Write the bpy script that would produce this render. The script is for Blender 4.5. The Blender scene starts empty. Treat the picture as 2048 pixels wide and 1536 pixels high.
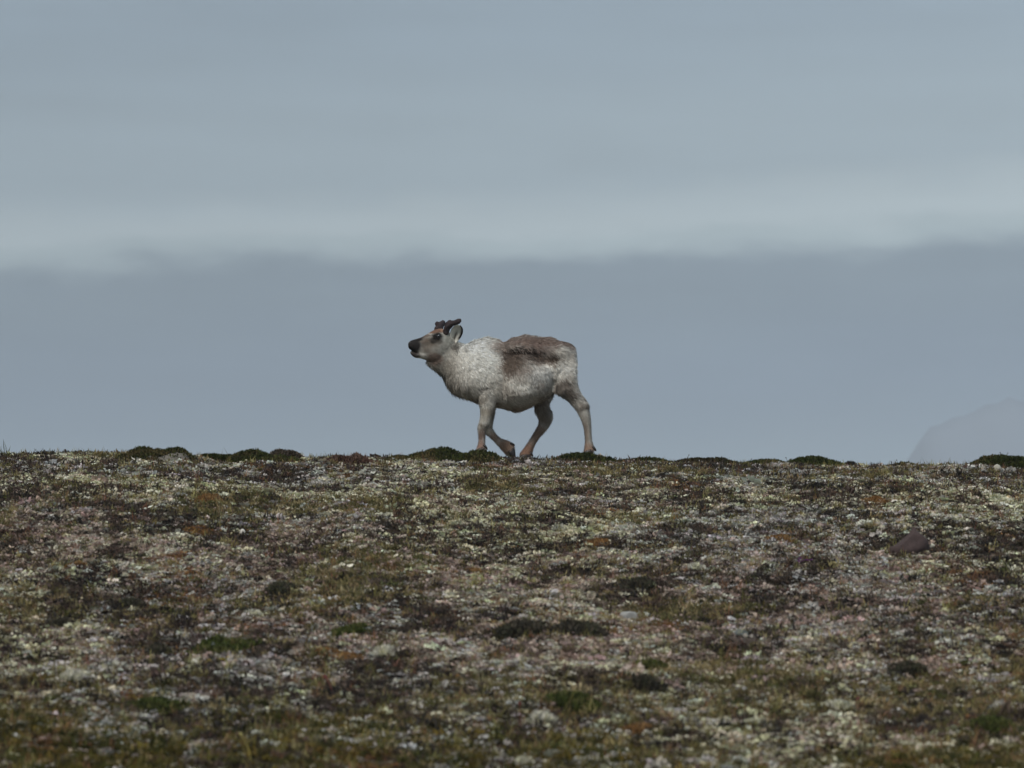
import bpy, bmesh, math, random
import numpy as np
from mathutils import Vector
from mathutils.bvhtree import BVHTree

random.seed(7)
RNG = np.random.default_rng(7)
SC = bpy.context.scene
COL = SC.collection

# ------------------------------------------------------------------ camera
F_PX = 8190.0                       # focal length in pixels of the 2048 px wide photograph
PITCH = math.radians(6.965)
cam_data = bpy.data.cameras.new('camera')
cam = bpy.data.objects.new('camera', cam_data)
COL.objects.link(cam)
cam_data.sensor_width = 36.0
cam_data.lens = 36.0 * F_PX / 2048.0
cam_data.clip_start = 0.1
cam_data.clip_end = 60000.0
cam.location = (0, 0, 0)
cam.rotation_euler = (math.pi / 2 + PITCH, 0, 0)
cam_data.dof.use_dof = True
cam_data.dof.focus_distance = 29.5
cam_data.dof.aperture_fstop = 4.9
SC.camera = cam

# ------------------------------------------------------------------ sky and sun
SUN_EL, SUN_AZ = math.radians(44), math.radians(-152)      # azimuth from +Y, clockwise seen from above
world = bpy.data.worlds.new('World')
SC.world = world
world.use_nodes = True


def srgb(r, g, b):
    def f(c):
        c /= 255.0
        return c / 12.92 if c <= 0.04045 else ((c + 0.055) / 1.055) ** 2.4
    return (f(r), f(g), f(b))


def N(nt, kind, **kw):
    n = nt.nodes.new(kind)
    for k, v in kw.items():
        setattr(n, k, v)
    return n


def M(nt, op, a, b=None, clamp=False):
    n = nt.nodes.new('ShaderNodeMath')
    n.operation = op
    n.use_clamp = clamp
    for i, v in enumerate((a, b)):
        if v is None:
            continue
        if isinstance(v, (int, float)):
            n.inputs[i].default_value = v
        else:
            nt.links.new(v, n.inputs[i])
    return n.outputs[0]


def build_world():
    nt = world.node_tree
    nt.nodes.clear()
    L = nt.links.new
    out = N(nt, 'ShaderNodeOutputWorld')
    bg = N(nt, 'ShaderNodeBackground')
    bg.inputs['Strength'].default_value = 0.1
    L(bg.outputs[0], out.inputs[0])
    sky = N(nt, 'ShaderNodeTexSky', sky_type='NISHITA')
    sky.sun_disc = False
    sky.sun_elevation = SUN_EL
    sky.sun_rotation = SUN_AZ
    sky.air_density = 1.0
    sky.dust_density = 2.5
    tc = N(nt, 'ShaderNodeTexCoord')
    sep = N(nt, 'ShaderNodeSeparateXYZ')
    L(tc.outputs['Generated'], sep.inputs[0])
    x, z = sep.outputs[0], sep.outputs[2]
    # slow noise streched along the horizon: layers of stratus
    mp = N(nt, 'ShaderNodeMapping')
    mp.inputs['Scale'].default_value = (9, 9, 34)
    L(tc.outputs['Generated'], mp.inputs[0])
    n1 = N(nt, 'ShaderNodeTexNoise')
    n1.inputs['Scale'].default_value = 1.0
    n1.inputs['Detail'].default_value = 3.0
    n1.inputs['Roughness'].default_value = 0.45
    L(mp.outputs[0], n1.inputs['Vector'])
    mp2 = N(nt, 'ShaderNodeMapping')
    mp2.inputs['Scale'].default_value = (38, 38, 110)
    L(tc.outputs['Generated'], mp2.inputs[0])
    n2 = N(nt, 'ShaderNodeTexNoise')
    n2.inputs['Scale'].default_value = 1.0
    n2.inputs['Detail'].default_value = 4.0
    n2.inputs['Roughness'].default_value = 0.5
    L(mp2.outputs[0], n2.inputs['Vector'])
    # height above the upper edge of the low cloud bank
    edge = M(nt, 'ADD', M(nt, 'MULTIPLY', x, 0.034), 0.1522)
    wob = M(nt, 'MULTIPLY', M(nt, 'SUBTRACT', n2.outputs[0], 0.5), 0.011)
    wob1 = M(nt, 'MULTIPLY', M(nt, 'SUBTRACT', n1.outputs[0], 0.5), 0.014)
    h = M(nt, 'ADD', M(nt, 'SUBTRACT', z, edge), M(nt, 'ADD', wob, wob1))
    t = M(nt, 'ADD', M(nt, 'MULTIPLY', h, 8.0), 0.5)
    ramp = N(nt, 'ShaderNodeValToRGB')
    ramp.color_ramp.interpolation = 'EASE'
    els = ramp.color_ramp.elements
    stops = [(0.0, (138, 155, 168)), (0.26, (118, 134, 152)), (0.470, (121, 136, 148)), (0.530, (171, 186, 190)),
             (0.560, (182, 195, 199)), (0.66, (159, 174, 182)), (1.0, (142, 158, 170))]
    while len(els) < len(stops):
        els.new(0.5)
    for e, (p, c) in zip(els, stops):
        e.position = p
        e.color = (*srgb(*c), 1)
    L(t, ramp.inputs[0])
    # slow brightness drift of the cloud deck
    gain = M(nt, 'ADD', M(nt, 'MULTIPLY', M(nt, 'SUBTRACT', n1.outputs[0], 0.5), 0.22),
             M(nt, 'ADD', M(nt, 'MULTIPLY', x, 0.75), 1.0))
    g2 = M(nt, 'ADD', gain, M(nt, 'MULTIPLY', M(nt, 'SUBTRACT', n2.outputs[0], 0.5), 0.13))
    sc = N(nt, 'ShaderNodeVectorMath', operation='SCALE')
    L(ramp.outputs[0], sc.inputs[0])
    mp3 = N(nt, 'ShaderNodeMapping')
    mp3.inputs['Scale'].default_value = (11, 11, 120)
    mp3.inputs['Rotation'].default_value = (0, 0.05, 0)
    L(tc.outputs['Generated'], mp3.inputs[0])
    n3 = N(nt, 'ShaderNodeTexNoise')
    n3.inputs['Scale'].default_value = 1.0
    n3.inputs['Detail'].default_value = 3.0
    L(mp3.outputs[0], n3.inputs['Vector'])
    g2 = M(nt, 'ADD', g2, M(nt, 'MULTIPLY', M(nt, 'SUBTRACT', n3.outputs[0], 0.5), 0.16))
    # an overcast deck is brighter overhead than near the horizon
    cie = M(nt, 'ADD', M(nt, 'MULTIPLY', M(nt, 'MAXIMUM', M(nt, 'SUBTRACT', z, 0.14), 0.0), 1.55), 1.0)
    L(M(nt, 'MULTIPLY', M(nt, 'MULTIPLY', g2, cie), 9.6), sc.inputs['Scale'])
    mix = N(nt, 'ShaderNodeMix', data_type='RGBA')
    mix.inputs[0].default_value = 0.94
    L(sky.outputs[0], mix.inputs[6])
    L(sc.outputs[0], mix.inputs[7])
    L(mix.outputs[2], bg.inputs['Color'])


build_world()

sun_data = bpy.data.lights.new('sun', 'SUN')
sun_data.energy = 2.8
sun_data.angle = math.radians(20)
sun_data.color = (1.0, 0.965, 0.91)
sun = bpy.data.objects.new('sun', sun_data)
COL.objects.link(sun)
sdir = Vector((math.sin(SUN_AZ) * math.cos(SUN_EL), math.cos(SUN_AZ) * math.cos(SUN_EL), math.sin(SUN_EL)))
sun.rotation_euler = sdir.to_track_quat('Z', 'Y').to_euler()
sun.location = (0, 0, 60)

vs = SC.view_settings
vs.view_transform = 'Standard'
vs.look = 'None'
vs.exposure = 0.0
vs.gamma = 1.0
vs.use_curve_mapping = False
SC.cycles.use_denoising = True
SC.cycles.max_bounces = 6


# ------------------------------------------------------------------ helpers
def _hash(ix, iy, seed):
    n = (ix.astype(np.int64) * 374761393 + iy.astype(np.int64) * 668265263 + seed * 1442695041) & 0xffffffff
    n = ((n ^ (n >> 13)) * 1274126177) & 0xffffffff
    n = n ^ (n >> 16)
    return (n & 0xffff) / 65535.0


def vnoise(x, y, seed=0):
    x = np.asarray(x, float)
    y = np.asarray(y, float)
    ix, iy = np.floor(x), np.floor(y)
    fx, fy = x - ix, y - iy
    fx = fx * fx * fx * (fx * (fx * 6 - 15) + 10)
    fy = fy * fy * fy * (fy * (fy * 6 - 15) + 10)
    a, b = _hash(ix, iy, seed), _hash(ix + 1, iy, seed)
    c, d = _hash(ix, iy + 1, seed), _hash(ix + 1, iy + 1, seed)
    return (a + (b - a) * fx) * (1 - fy) + (c + (d - c) * fx) * fy


def fbm(x, y, seed=0, octv=3, gain=0.5):
    s, amp, tot = 0.0, 1.0, 0.0
    for i in range(octv):
        s = s + amp * vnoise(np.asarray(x) * 2 ** i + 17.3 * i, np.asarray(y) * 2 ** i - 9.1 * i, seed + i)
        tot += amp
        amp *= gain
    return s / tot


def smooth(e0, e1, v):
    t = np.clip((np.asarray(v, float) - e0) / (e1 - e0), 0, 1)
    return t * t * (3 - 2 * t)


# terrain profile: slope against distance, integrated
_ys = np.array([-9000, -200, -20, 0, 12, 15, 20, 25, 28.3, 29.5, 30.1, 31, 33, 40, 120, 200, 9000], float)
_sl = np.array([0, .0, .06, .11, .13, .195, .205, .175, .13, .099, .03, -.03, -.10, -.15, -.15, 0, 0], float)
_fine = np.unique(np.concatenate([np.linspace(-300, 0, 1500), np.linspace(0, 45, 6000), np.linspace(45, 300, 1500), [-9000, 9000]]))
_sf = np.interp(_fine, _ys, _sl)
_zf = np.concatenate([[0], np.cumsum((_sf[1:] + _sf[:-1]) / 2 * np.diff(_fine))])
_zf -= np.interp(0, _fine, _zf) + 1.5


def H(x, y):
    x = np.asarray(x, float)
    y = np.asarray(y, float)
    base = np.interp(y, _fine, _zf)
    near = np.exp(-(np.abs(x) / 60.0) ** 2 - (np.abs(y - 20) / 60.0) ** 2)
    base = base - 0.0086 * np.clip(x, -30, 30)
    b = (fbm(x / 2.6, y / 2.6, 11, 2) - 0.5) * 0.16
    b += (fbm(x / 0.75, y / 0.75, 21, 2) - 0.5) * 0.11
    b += (fbm(x / 0.22, y / 0.22, 31, 2) - 0.5) * 0.05
    calm = 1 - 0.62 * smooth(27.5, 29.3, y)
    calm = calm * (1 - 0.9 * np.exp(-((x - 0.17) / 0.8) ** 4 - ((y - 30.0) / 0.6) ** 4))
    big = (fbm(x / 60.0, y / 60.0, 41, 4) - 0.5) * 14 * (1 - near) * smooth(40, 120, np.abs(x) + np.abs(y - 20) * 0.8)
    # firm humps the animal steps on
    stand = 0.052 * np.exp(-(np.abs(x - 0.075) / 0.24) ** 4 - (np.abs(y - 30.24) / 0.20) ** 4)
    for xa, am in ((-0.235, 0.078), (0.56, 0.080)):
        stand = np.maximum(stand, am * np.exp(-(np.abs(x - xa) / 0.17) ** 4 - (np.abs(y - 29.91) / 0.15) ** 4))
    return base + b * calm * near + big + stand


CP, SP = math.cos(PITCH), math.sin(PITCH)


def ray(px, py):
    u, v = (px - 1024) / F_PX, (768 - py) / F_PX
    return np.array([u, CP - SP * v, SP + CP * v])


def ground_at(px, py, ymax=29.5):
    d = ray(px, py)
    t = np.linspace(9, ymax / d[1], 6000)
    zz = H(d[0] * t, d[1] * t)
    hit = np.nonzero(d[2] * t <= zz)[0]
    k = hit[0] if len(hit) else len(t) - 1
    return float(d[0] * t[k]), float(d[1] * t[k])


def mesh_obj(name, verts, faces, mat=None, parent=None, tint=None, smooth_shade=False):
    me = bpy.data.meshes.new(name)
    verts = np.asarray(verts, float)
    if isinstance(faces, np.ndarray):
        me.vertices.add(len(verts))
        me.vertices.foreach_set('co', verts.ravel())
        k = faces.shape[1]
        me.loops.add(faces.size)
        me.loops.foreach_set('vertex_index', faces.ravel().astype(np.int32))
        me.polygons.add(len(faces))
        me.polygons.foreach_set('loop_start', np.arange(0, faces.size, k, dtype=np.int32))
        me.update(calc_edges=True)
    else:
        me.from_pydata([tuple(v) for v in verts], [], faces)
    me.validate()
    if tint is not None:
        a = me.attributes.new('tint', 'FLOAT_COLOR', 'POINT')
        c = np.ones((len(verts), 4))
        c[:, :3] = tint
        a.data.foreach_set('color', c.ravel())
    if smooth_shade:
        me.polygons.foreach_set('use_smooth', np.ones(len(me.polygons), bool))
    if mat:
        me.materials.append(mat)
    o = bpy.data.objects.new(name, me)
    COL.objects.link(o)
    if parent:
        o.parent = parent
    return o


def empty(name, loc=(0, 0, 0)):
    o = bpy.data.objects.new(name, None)
    o.empty_display_size = 0.1
    o.location = loc
    COL.objects.link(o)
    return o


def tag(o, label=None, cat=None, group=None, kind=None):
    if label:
        o['label'] = label
    if cat:
        o['category'] = cat
    if group:
        o['group'] = group
    if kind:
        o['kind'] = kind
    return o


def tint_mat(name, source='GEOMETRY', rough=0.9, transl=0.0, noise=0.0, nscale=60.0, spec=0.1, bump=0.0):
    m = bpy.data.materials.new(name)
    m.use_nodes = True
    nt = m.node_tree
    nt.nodes.clear()
    L = nt.links.new
    out = N(nt, 'ShaderNodeOutputMaterial')
    p = N(nt, 'ShaderNodeBsdfPrincipled')
    p.inputs['Roughness'].default_value = rough
    p.inputs['Specular IOR Level'].default_value = spec
    at = N(nt, 'ShaderNodeAttribute', attribute_type=source, attribute_name='tint')
    col = at.outputs['Color']
    if noise > 0:
        geo = N(nt, 'ShaderNodeNewGeometry')
        nz = N(nt, 'ShaderNodeTexNoise')
        nz.inputs['Scale'].default_value = nscale
        nz.inputs['Detail'].default_value = 3
        L(geo.outputs['Position'], nz.inputs['Vector'])
        f = M(nt, 'ADD', M(nt, 'MULTIPLY', M(nt, 'SUBTRACT', nz.outputs[0], 0.5), 2 * noise), 1.0)
        s = N(nt, 'ShaderNodeVectorMath', operation='SCALE')
        L(col, s.inputs[0])
        L(f, s.inputs['Scale'])
        col = s.outputs[0]
        if bump > 0:
            bp = N(nt, 'ShaderNodeBump')
            bp.inputs['Strength'].default_value = bump
            bp.inputs['Distance'].default_value = 0.01
            L(nz.outputs[0], bp.inputs['Height'])
            L(bp.outputs[0], p.inputs['Normal'])
    L(col, p.inputs['Base Color'])
    if transl > 0:
        tr = N(nt, 'ShaderNodeBsdfTranslucent')
        L(col, tr.inputs[0])
        mx = N(nt, 'ShaderNodeMixShader')
        mx.inputs[0].default_value = transl
        L(p.outputs[0], mx.inputs[1])
        L(tr.outputs[0], mx.inputs[2])
        L(mx.outputs[0], out.inputs[0])
    else:
        L(p.outputs[0], out.inputs[0])
    return m


MAT = {
    'scatter': tint_mat('ground_cover', 'INSTANCER', rough=0.95, transl=0.15, noise=0.25, nscale=90),
    'leaf': tint_mat('leaf', rough=0.8, transl=0.2),
    'mound': tint_mat('mound_soil', rough=1.0, noise=0.5, nscale=40, bump=0.5),
    'stone': tint_mat('stone', rough=0.9, noise=0.4, nscale=28, bump=0.6, spec=0.2),
    'coat': tint_mat('coat', rough=0.95, noise=0.15, nscale=80),
    'fur': tint_mat('fur', rough=0.75, transl=0.12, spec=0.15),
    'velvet': tint_mat('antler_velvet', rough=1.0, noise=0.3, nscale=150, bump=0.4),
    'hoof': tint_mat('hoof_horn', rough=0.45, noise=0.2, nscale=120, spec=0.4),
    'eye': tint_mat('eye_wet', rough=0.06, spec=0.6),
}


def ground_material():
    m = bpy.data.materials.new('tundra_soil')
    m.use_nodes = True
    nt = m.node_tree
    nt.nodes.clear()
    L = nt.links.new
    out = N(nt, 'ShaderNodeOutputMaterial')
    p = N(nt, 'ShaderNodeBsdfPrincipled')
    p.inputs['Roughness'].default_value = 1.0
    p.inputs['Specular IOR Level'].default_value = 0.05
    L(p.outputs[0], out.inputs[0])
    geo = N(nt, 'ShaderNodeNewGeometry')

    def noise(scale, detail=4, rough=0.6, off=0.0):
        mp = N(nt, 'ShaderNodeMapping')
        mp.inputs['Location'].default_value = (off, off * 0.7, 0)
        L(geo.outputs['Position'], mp.inputs[0])
        n = N(nt, 'ShaderNodeTexNoise')
        n.inputs['Scale'].default_value = scale
        n.inputs['Detail'].default_value = detail
        n.inputs['Roughness'].default_value = rough
        L(mp.outputs[0], n.inputs['Vector'])
        return n.outputs[0]

    def ramp(v, stops):
        r = N(nt, 'ShaderNodeValToRGB')
        els = r.color_ramp.elements
        while len(els) < len(stops):
            els.new(0.5)
        for e, (q, c) in zip(els, stops):
            e.position = q
            e.color = (*c, 1)
        L(v, r.inputs[0])
        return r.outputs[0]
    base = ramp(noise(14, 6, 0.7), [(0.30, srgb(48, 41, 35)), (0.5, srgb(78, 68, 57)), (0.7, srgb(112, 99, 84))])
    pale = ramp(noise(45, 4, 0.7, 5), [(0.52, (0, 0, 0)), (0.62, (1, 1, 1))])
    mix = N(nt, 'ShaderNodeMix', data_type='RGBA')
    L(pale, mix.inputs[0])
    L(base, mix.inputs[6])
    mix.inputs[7].default_value = (*srgb(140, 132, 112), 1)
    green = ramp(noise(1.3, 5, 0.6, 11), [(0.55, (0, 0, 0)), (0.70, (1, 1, 1))])
    mix2 = N(nt, 'ShaderNodeMix', data_type='RGBA')
    L(M(nt, 'MULTIPLY', green, 0.6), mix2.inputs[0])
    L(mix.outputs[2], mix2.inputs[6])
    mix2.inputs[7].default_value = (*srgb(70, 68, 38), 1)
    L(mix2.outputs[2], p.inputs['Base Color'])
    bp = N(nt, 'ShaderNodeBump')
    bp.inputs['Strength'].default_value = 0.9
    bp.inputs['Distance'].default_value = 0.02
    L(noise(60, 5, 0.7, 3), bp.inputs['Height'])
    L(bp.outputs[0], p.inputs['Normal'])
    return m


# ------------------------------------------------------------------ ground
def axis(dense0, dense1, step, far):
    a = np.arange(dense0, dense1 + 1e-6, step)
    outs, d, v = [], step * 1.5, dense1
    while v < far:
        v += d
        outs.append(v)
        d *= 1.28
    ins, d, v = [], step * 1.5, dense0
    while v > -far:
        v -= d
        ins.append(v)
        d *= 1.28
    return np.array(ins[::-1] + list(a) + outs)


def build_ground():
    xs = axis(-6.0, 6.0, 0.05, 7000)
    ys = axis(12.5, 32.5, 0.042, 7000)
    X, Y = np.meshgrid(xs, ys)
    Z = H(X, Y)
    nx, ny = len(xs), len(ys)
    V = np.stack([X.ravel(), Y.ravel(), Z.ravel()], 1)
    i = np.arange((ny - 1) * (nx - 1))
    r, c = i // (nx - 1), i % (nx - 1)
    a = r * nx + c
    Fq = np.stack([a, a + 1, a + nx + 1, a + nx], 1)
    o = mesh_obj('ground', V, Fq, ground_material(), smooth_shade=True)
    tag(o, kind='structure')


build_ground()


def build_far_hill():
    # broad slope far off on the right, half lost in the mist
    D = 2600.0
    us = np.linspace(0.075, 0.46, 140)
    vsn = np.linspace(0, 1, 40)
    U, Vv = np.meshgrid(us, vsn)
    crest = np.interp(U, [0.075, 0.095, 0.101, 0.107, 0.118, 0.135, 0.2, 0.3, 0.46],
                      [0.060, 0.100, 0.1090, 0.1140, 0.1160, 0.1185, 0.128, 0.118, 0.05])
    crest = crest + (fbm(U * 110, U * 0 + 3.1, 61, 5, 0.6) - 0.5) * 0.0055
    Yd = D - 700 + 700 * Vv
    zt = crest * D
    prof = Vv ** 1.15
    Z = -28 + (zt + 28) * prof + (fbm(U * 70, Vv * 9, 71, 4) - 0.5) * 34 * Vv * (1 - Vv)
    X = U * D
    # back side
    Xb, Yb = X[-1], np.full(X.shape[1], D + 900.0)
    V1 = np.stack([X.ravel(), Yd.ravel(), Z.ravel()], 1)
    V2 = np.stack([Xb, Yb, np.full_like(Xb, -28.0)], 1)
    V = np.concatenate([V1, V2])
    nx, ny = len(us), len(vsn) + 1
    i = np.arange((ny - 1) * (nx - 1))
    r, c = i // (nx - 1), i % (nx - 1)
    a = r * nx + c
    Fq = np.stack([a, a + 1, a + nx + 1, a + nx], 1)
    m = bpy.data.materials.new('hill_haze_colour')
    m.use_nodes = True
    nt = m.node_tree
    p = nt.nodes['Principled BSDF']
    p.inputs['Roughness'].default_value = 1.0
    p.inputs['Specular IOR Level'].default_value = 0.0
    geo = N(nt, 'ShaderNodeNewGeometry')
    nz = N(nt, 'ShaderNodeTexNoise')
    nz.inputs['Scale'].default_value = 0.006
    nz.inputs['Detail'].default_value = 6
    nt.links.new(geo.outputs['Position'], nz.inputs['Vector'])
    r = N(nt, 'ShaderNodeValToRGB')
    r.color_ramp.elements[0].position = 0.35
    r.color_ramp.elements[0].color = (0.168, 0.191, 0.226, 1)  # part of the slope's fading into mist is put into this blue-grey
    r.color_ramp.elements[1].position = 0.7
    r.color_ramp.elements[1].color = (0.20, 0.223, 0.26, 1)
    nt.links.new(nz.outputs[0], r.inputs[0])
    nt.links.new(r.outputs[0], p.inputs['Base Color'])
    o = mesh_obj('far_hill', V, Fq, m, smooth_shade=True)
    tag(o, kind='structure')


build_far_hill()


def build_haze():
    bm = bmesh.new()
    bmesh.ops.create_cube(bm, size=1.0)
    me = bpy.data.meshes.new('haze')
    for v in bm.verts:
        v.co = (v.co.x * 22000, v.co.y * 22000, -40.0 if v.co.z < 0 else 380.0)
    bm.to_mesh(me)
    bm.free()
    m = bpy.data.materials.new('haze_air')
    m.use_nodes = True
    nt = m.node_tree
    nt.nodes.clear()
    out = N(nt, 'ShaderNodeOutputMaterial')
    pv = N(nt, 'ShaderNodeVolumePrincipled')
    pv.inputs['Color'].default_value = (0.86, 0.92, 0.98, 1)
    pv.inputs['Density'].default_value = HAZE
    nt.links.new(pv.outputs[0], out.inputs['Volume'])
    me.materials.append(m)
    o = bpy.data.objects.new('haze', me)
    COL.objects.link(o)
    tag(o, 'thin grey mist in front of the far slope', 'haze', kind='stuff')


HAZE = 0.00028
build_haze()


# ------------------------------------------------------------------ ground cover (uncountable)
def leaf_kites(P, D, W, Lg, side=None):
    """kite-shaped leaves: P roots, D unit directions, W widths, Lg lengths -> verts (n*4), quads"""
    n = len(P)
    if side is None:
        side = np.cross(D, RNG.normal(size=(n, 3)))
    side /= np.linalg.norm(side, axis=1, keepdims=True) + 1e-9
    nor = np.cross(D, side)
    tip = P + D * Lg[:, None]
    mid = P + D * (Lg * 0.5)[:, None] + nor * (Lg * 0.12)[:, None]
    V = np.empty((n, 4, 3))
    V[:, 0] = P
    V[:, 1] = mid + side * (W / 2)[:, None]
    V[:, 2] = tip
    V[:, 3] = mid - side * (W / 2)[:, None]
    Fq = np.arange(n * 4).reshape(n, 4)
    return V.reshape(-1, 3), Fq


def unit(v):
    return v / (np.linalg.norm(v, axis=-1, keepdims=True) + 1e-9)


def make_protos():
    c = bpy.data.collections.new('cover_pieces')
    protos = []

    def add(name, V, Fq):
        me = bpy.data.meshes.new(name)
        me.from_pydata([tuple(v) for v in V], [], [tuple(int(k) for k in f) for f in Fq])
        me.materials.append(MAT['scatter'])
        o = bpy.data.objects.new(name, me)
        c.objects.link(o)
        protos.append(o)
    # 0-3 lichen: crumpled broad flakes in a low dome, unit size about 1 across
    for k in range(4):
        n = 22
        ang = RNG.uniform(0, 2 * math.pi, n)
        rad = np.sqrt(RNG.uniform(0, 1, n)) * 0.42
        P = np.stack([np.cos(ang) * rad, np.sin(ang) * rad, 0.05 + 0.30 * (1 - (rad / 0.45) ** 2) * RNG.uniform(0.5, 1.2, n)], 1)
        D = unit(np.stack([np.cos(ang) * 0.8, np.sin(ang) * 0.8, RNG.uniform(-0.1, 0.9, n)], 1) + RNG.normal(size=(n, 3)) * 0.45)
        V, Fq = leaf_kites(P, D, RNG.uniform(0.14, 0.32, n), RNG.uniform(0.16, 0.34, n))
        add('a%d_lichen' % k, V, Fq)
    # 4-5 flat lobes, lying
    for k in range(2):
        n = 9
        ang = RNG.uniform(0, 2 * math.pi, n)
        P = np.stack([np.cos(ang) * 0.2, np.sin(ang) * 0.2, RNG.uniform(0.02, 0.16, n)], 1)
        D = unit(np.stack([np.cos(ang), np.sin(ang), RNG.uniform(-0.05, 0.45, n)], 1))
        up = np.stack([-np.sin(ang), np.cos(ang), RNG.normal(0, 0.25, n)], 1)
        V, Fq = leaf_kites(P, D, RNG.uniform(0.22, 0.4, n), RNG.uniform(0.25, 0.5, n), up)
        add('b%d_lobes' % k, V, Fq)
    # 6-7 heath tuft, short upright leaflets
    for k in range(2):
        n = 34
        P = np.stack([RNG.normal(0, 0.22, n), RNG.normal(0, 0.22, n), RNG.uniform(0, 0.25, n)], 1)
        D = unit(np.stack([RNG.normal(0, 0.6, n), RNG.normal(0, 0.6, n), RNG.uniform(0.4, 1.2, n)], 1))
        V, Fq = leaf_kites(P, D, RNG.uniform(0.06, 0.13, n), RNG.uniform(0.2, 0.5, n))
        add('c%d_tuft' % k, V, Fq)
    # 8 fine blades
    n = 9
    P = np.stack([RNG.normal(0, 0.12, n), RNG.normal(0, 0.12, n), np.zeros(n)], 1)
    D = unit(np.stack([RNG.normal(0, 0.28, n), RNG.normal(0, 0.28, n), np.ones(n)], 1))
    V, Fq = leaf_kites(P, D, RNG.uniform(0.03, 0.05, n), RNG.uniform(0.5, 1.1, n))
    add('d0_blades', V, Fq)
    return c


def scatter_tree(coll):
    g = bpy.data.node_groups.new('cover_scatter', 'GeometryNodeTree')
    g.interface.new_socket('Geometry', in_out='INPUT', socket_type='NodeSocketGeometry')
    g.interface.new_socket('Geometry', in_out='OUTPUT', socket_type='NodeSocketGeometry')
    i, o = g.nodes.new('NodeGroupInput'), g.nodes.new('NodeGroupOutput')
    ci = g.nodes.new('GeometryNodeCollectionInfo')
    ci.inputs['Collection'].default_value = coll
    ci.inputs['Separate Children'].default_value = True
    ci.inputs['Reset Children'].default_value = True
    ip = g.nodes.new('GeometryNodeInstanceOnPoints')
    ip.inputs['Pick Instance'].default_value = True

    def attr(name, t):
        n = g.nodes.new('GeometryNodeInputNamedAttribute')
        n.data_type = t
        n.inputs['Name'].default_value = name
        return n.outputs['Attribute']
    L = g.links.new
    L(i.outputs[0], ip.inputs['Points'])
    L(ci.outputs[0], ip.inputs['Instance'])
    L(attr('piece', 'INT'), ip.inputs['Instance Index'])
    L(attr('turn', 'FLOAT_VECTOR'), ip.inputs['Rotation'])
    L(attr('size', 'FLOAT_VECTOR'), ip.inputs['Scale'])
    L(ip.outputs[0], o.inputs[0])
    return g


PROTOS = make_protos()
TREE = scatter_tree(PROTOS)


def cover(name, P, piece, turn, size, tint, label, cat):
    me = bpy.data.meshes.new(name)
    n = len(P)
    me.vertices.add(n)
    me.vertices.foreach_set('co', P.ravel())
    a = me.attributes.new('piece', 'INT', 'POINT')
    a.data.foreach_set('value', piece.astype(np.int32))
    for nm, arr in (('turn', turn), ('size', size)):
        a = me.attributes.new(nm, 'FLOAT_VECTOR', 'POINT')
        a.data.foreach_set('vector', arr.astype(np.float32).ravel())
    a = me.attributes.new('tint', 'FLOAT_COLOR', 'POINT')
    c = np.ones((n, 4), np.float32)
    c[:, :3] = tint
    a.data.foreach_set('color', c.ravel())
    o = bpy.data.objects.new(name, me)
    COL.objects.link(o)
    md = o.modifiers.new('scatter', 'NODES')
    md.node_group = TREE
    tag(o, label, cat, kind='stuff')
    return o


def pick(pal, n, jit=0.12):
    pal = np.array([srgb(*c) for c in pal])
    c = pal[RNG.integers(0, len(pal), n)]
    return np.clip(c * RNG.lognormal(0, jit, (n, 1)) * RNG.lognormal(0, 0.04, (n, 3)), 0.004, 0.9)


PAL_CREAM = [(212, 205, 178), (202, 195, 166), (219, 212, 190), (198, 194, 160), (206, 200, 184)]
PAL_GREY = [(192, 188, 180), (178, 174, 166), (202, 197, 190), (170, 163, 156)]
PAL_PINK = [(176, 157, 144), (162, 143, 132), (188, 170, 156), (148, 129, 118)]
PAL_DARK = [(68, 59, 52), (57, 52, 47), (78, 68, 60), (51, 47, 45), (92, 76, 67)]
PAL_GREEN = [(92, 84, 54), (76, 76, 46), (98, 88, 60), (82, 78, 54)]
PAL_OLIVE = [(124, 108, 76), (138, 124, 86), (110, 96, 68), (148, 134, 100)]
PAL_RUST = [(126, 92, 62), (114, 84, 60), (138, 102, 66), (104, 78, 62)]


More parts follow.
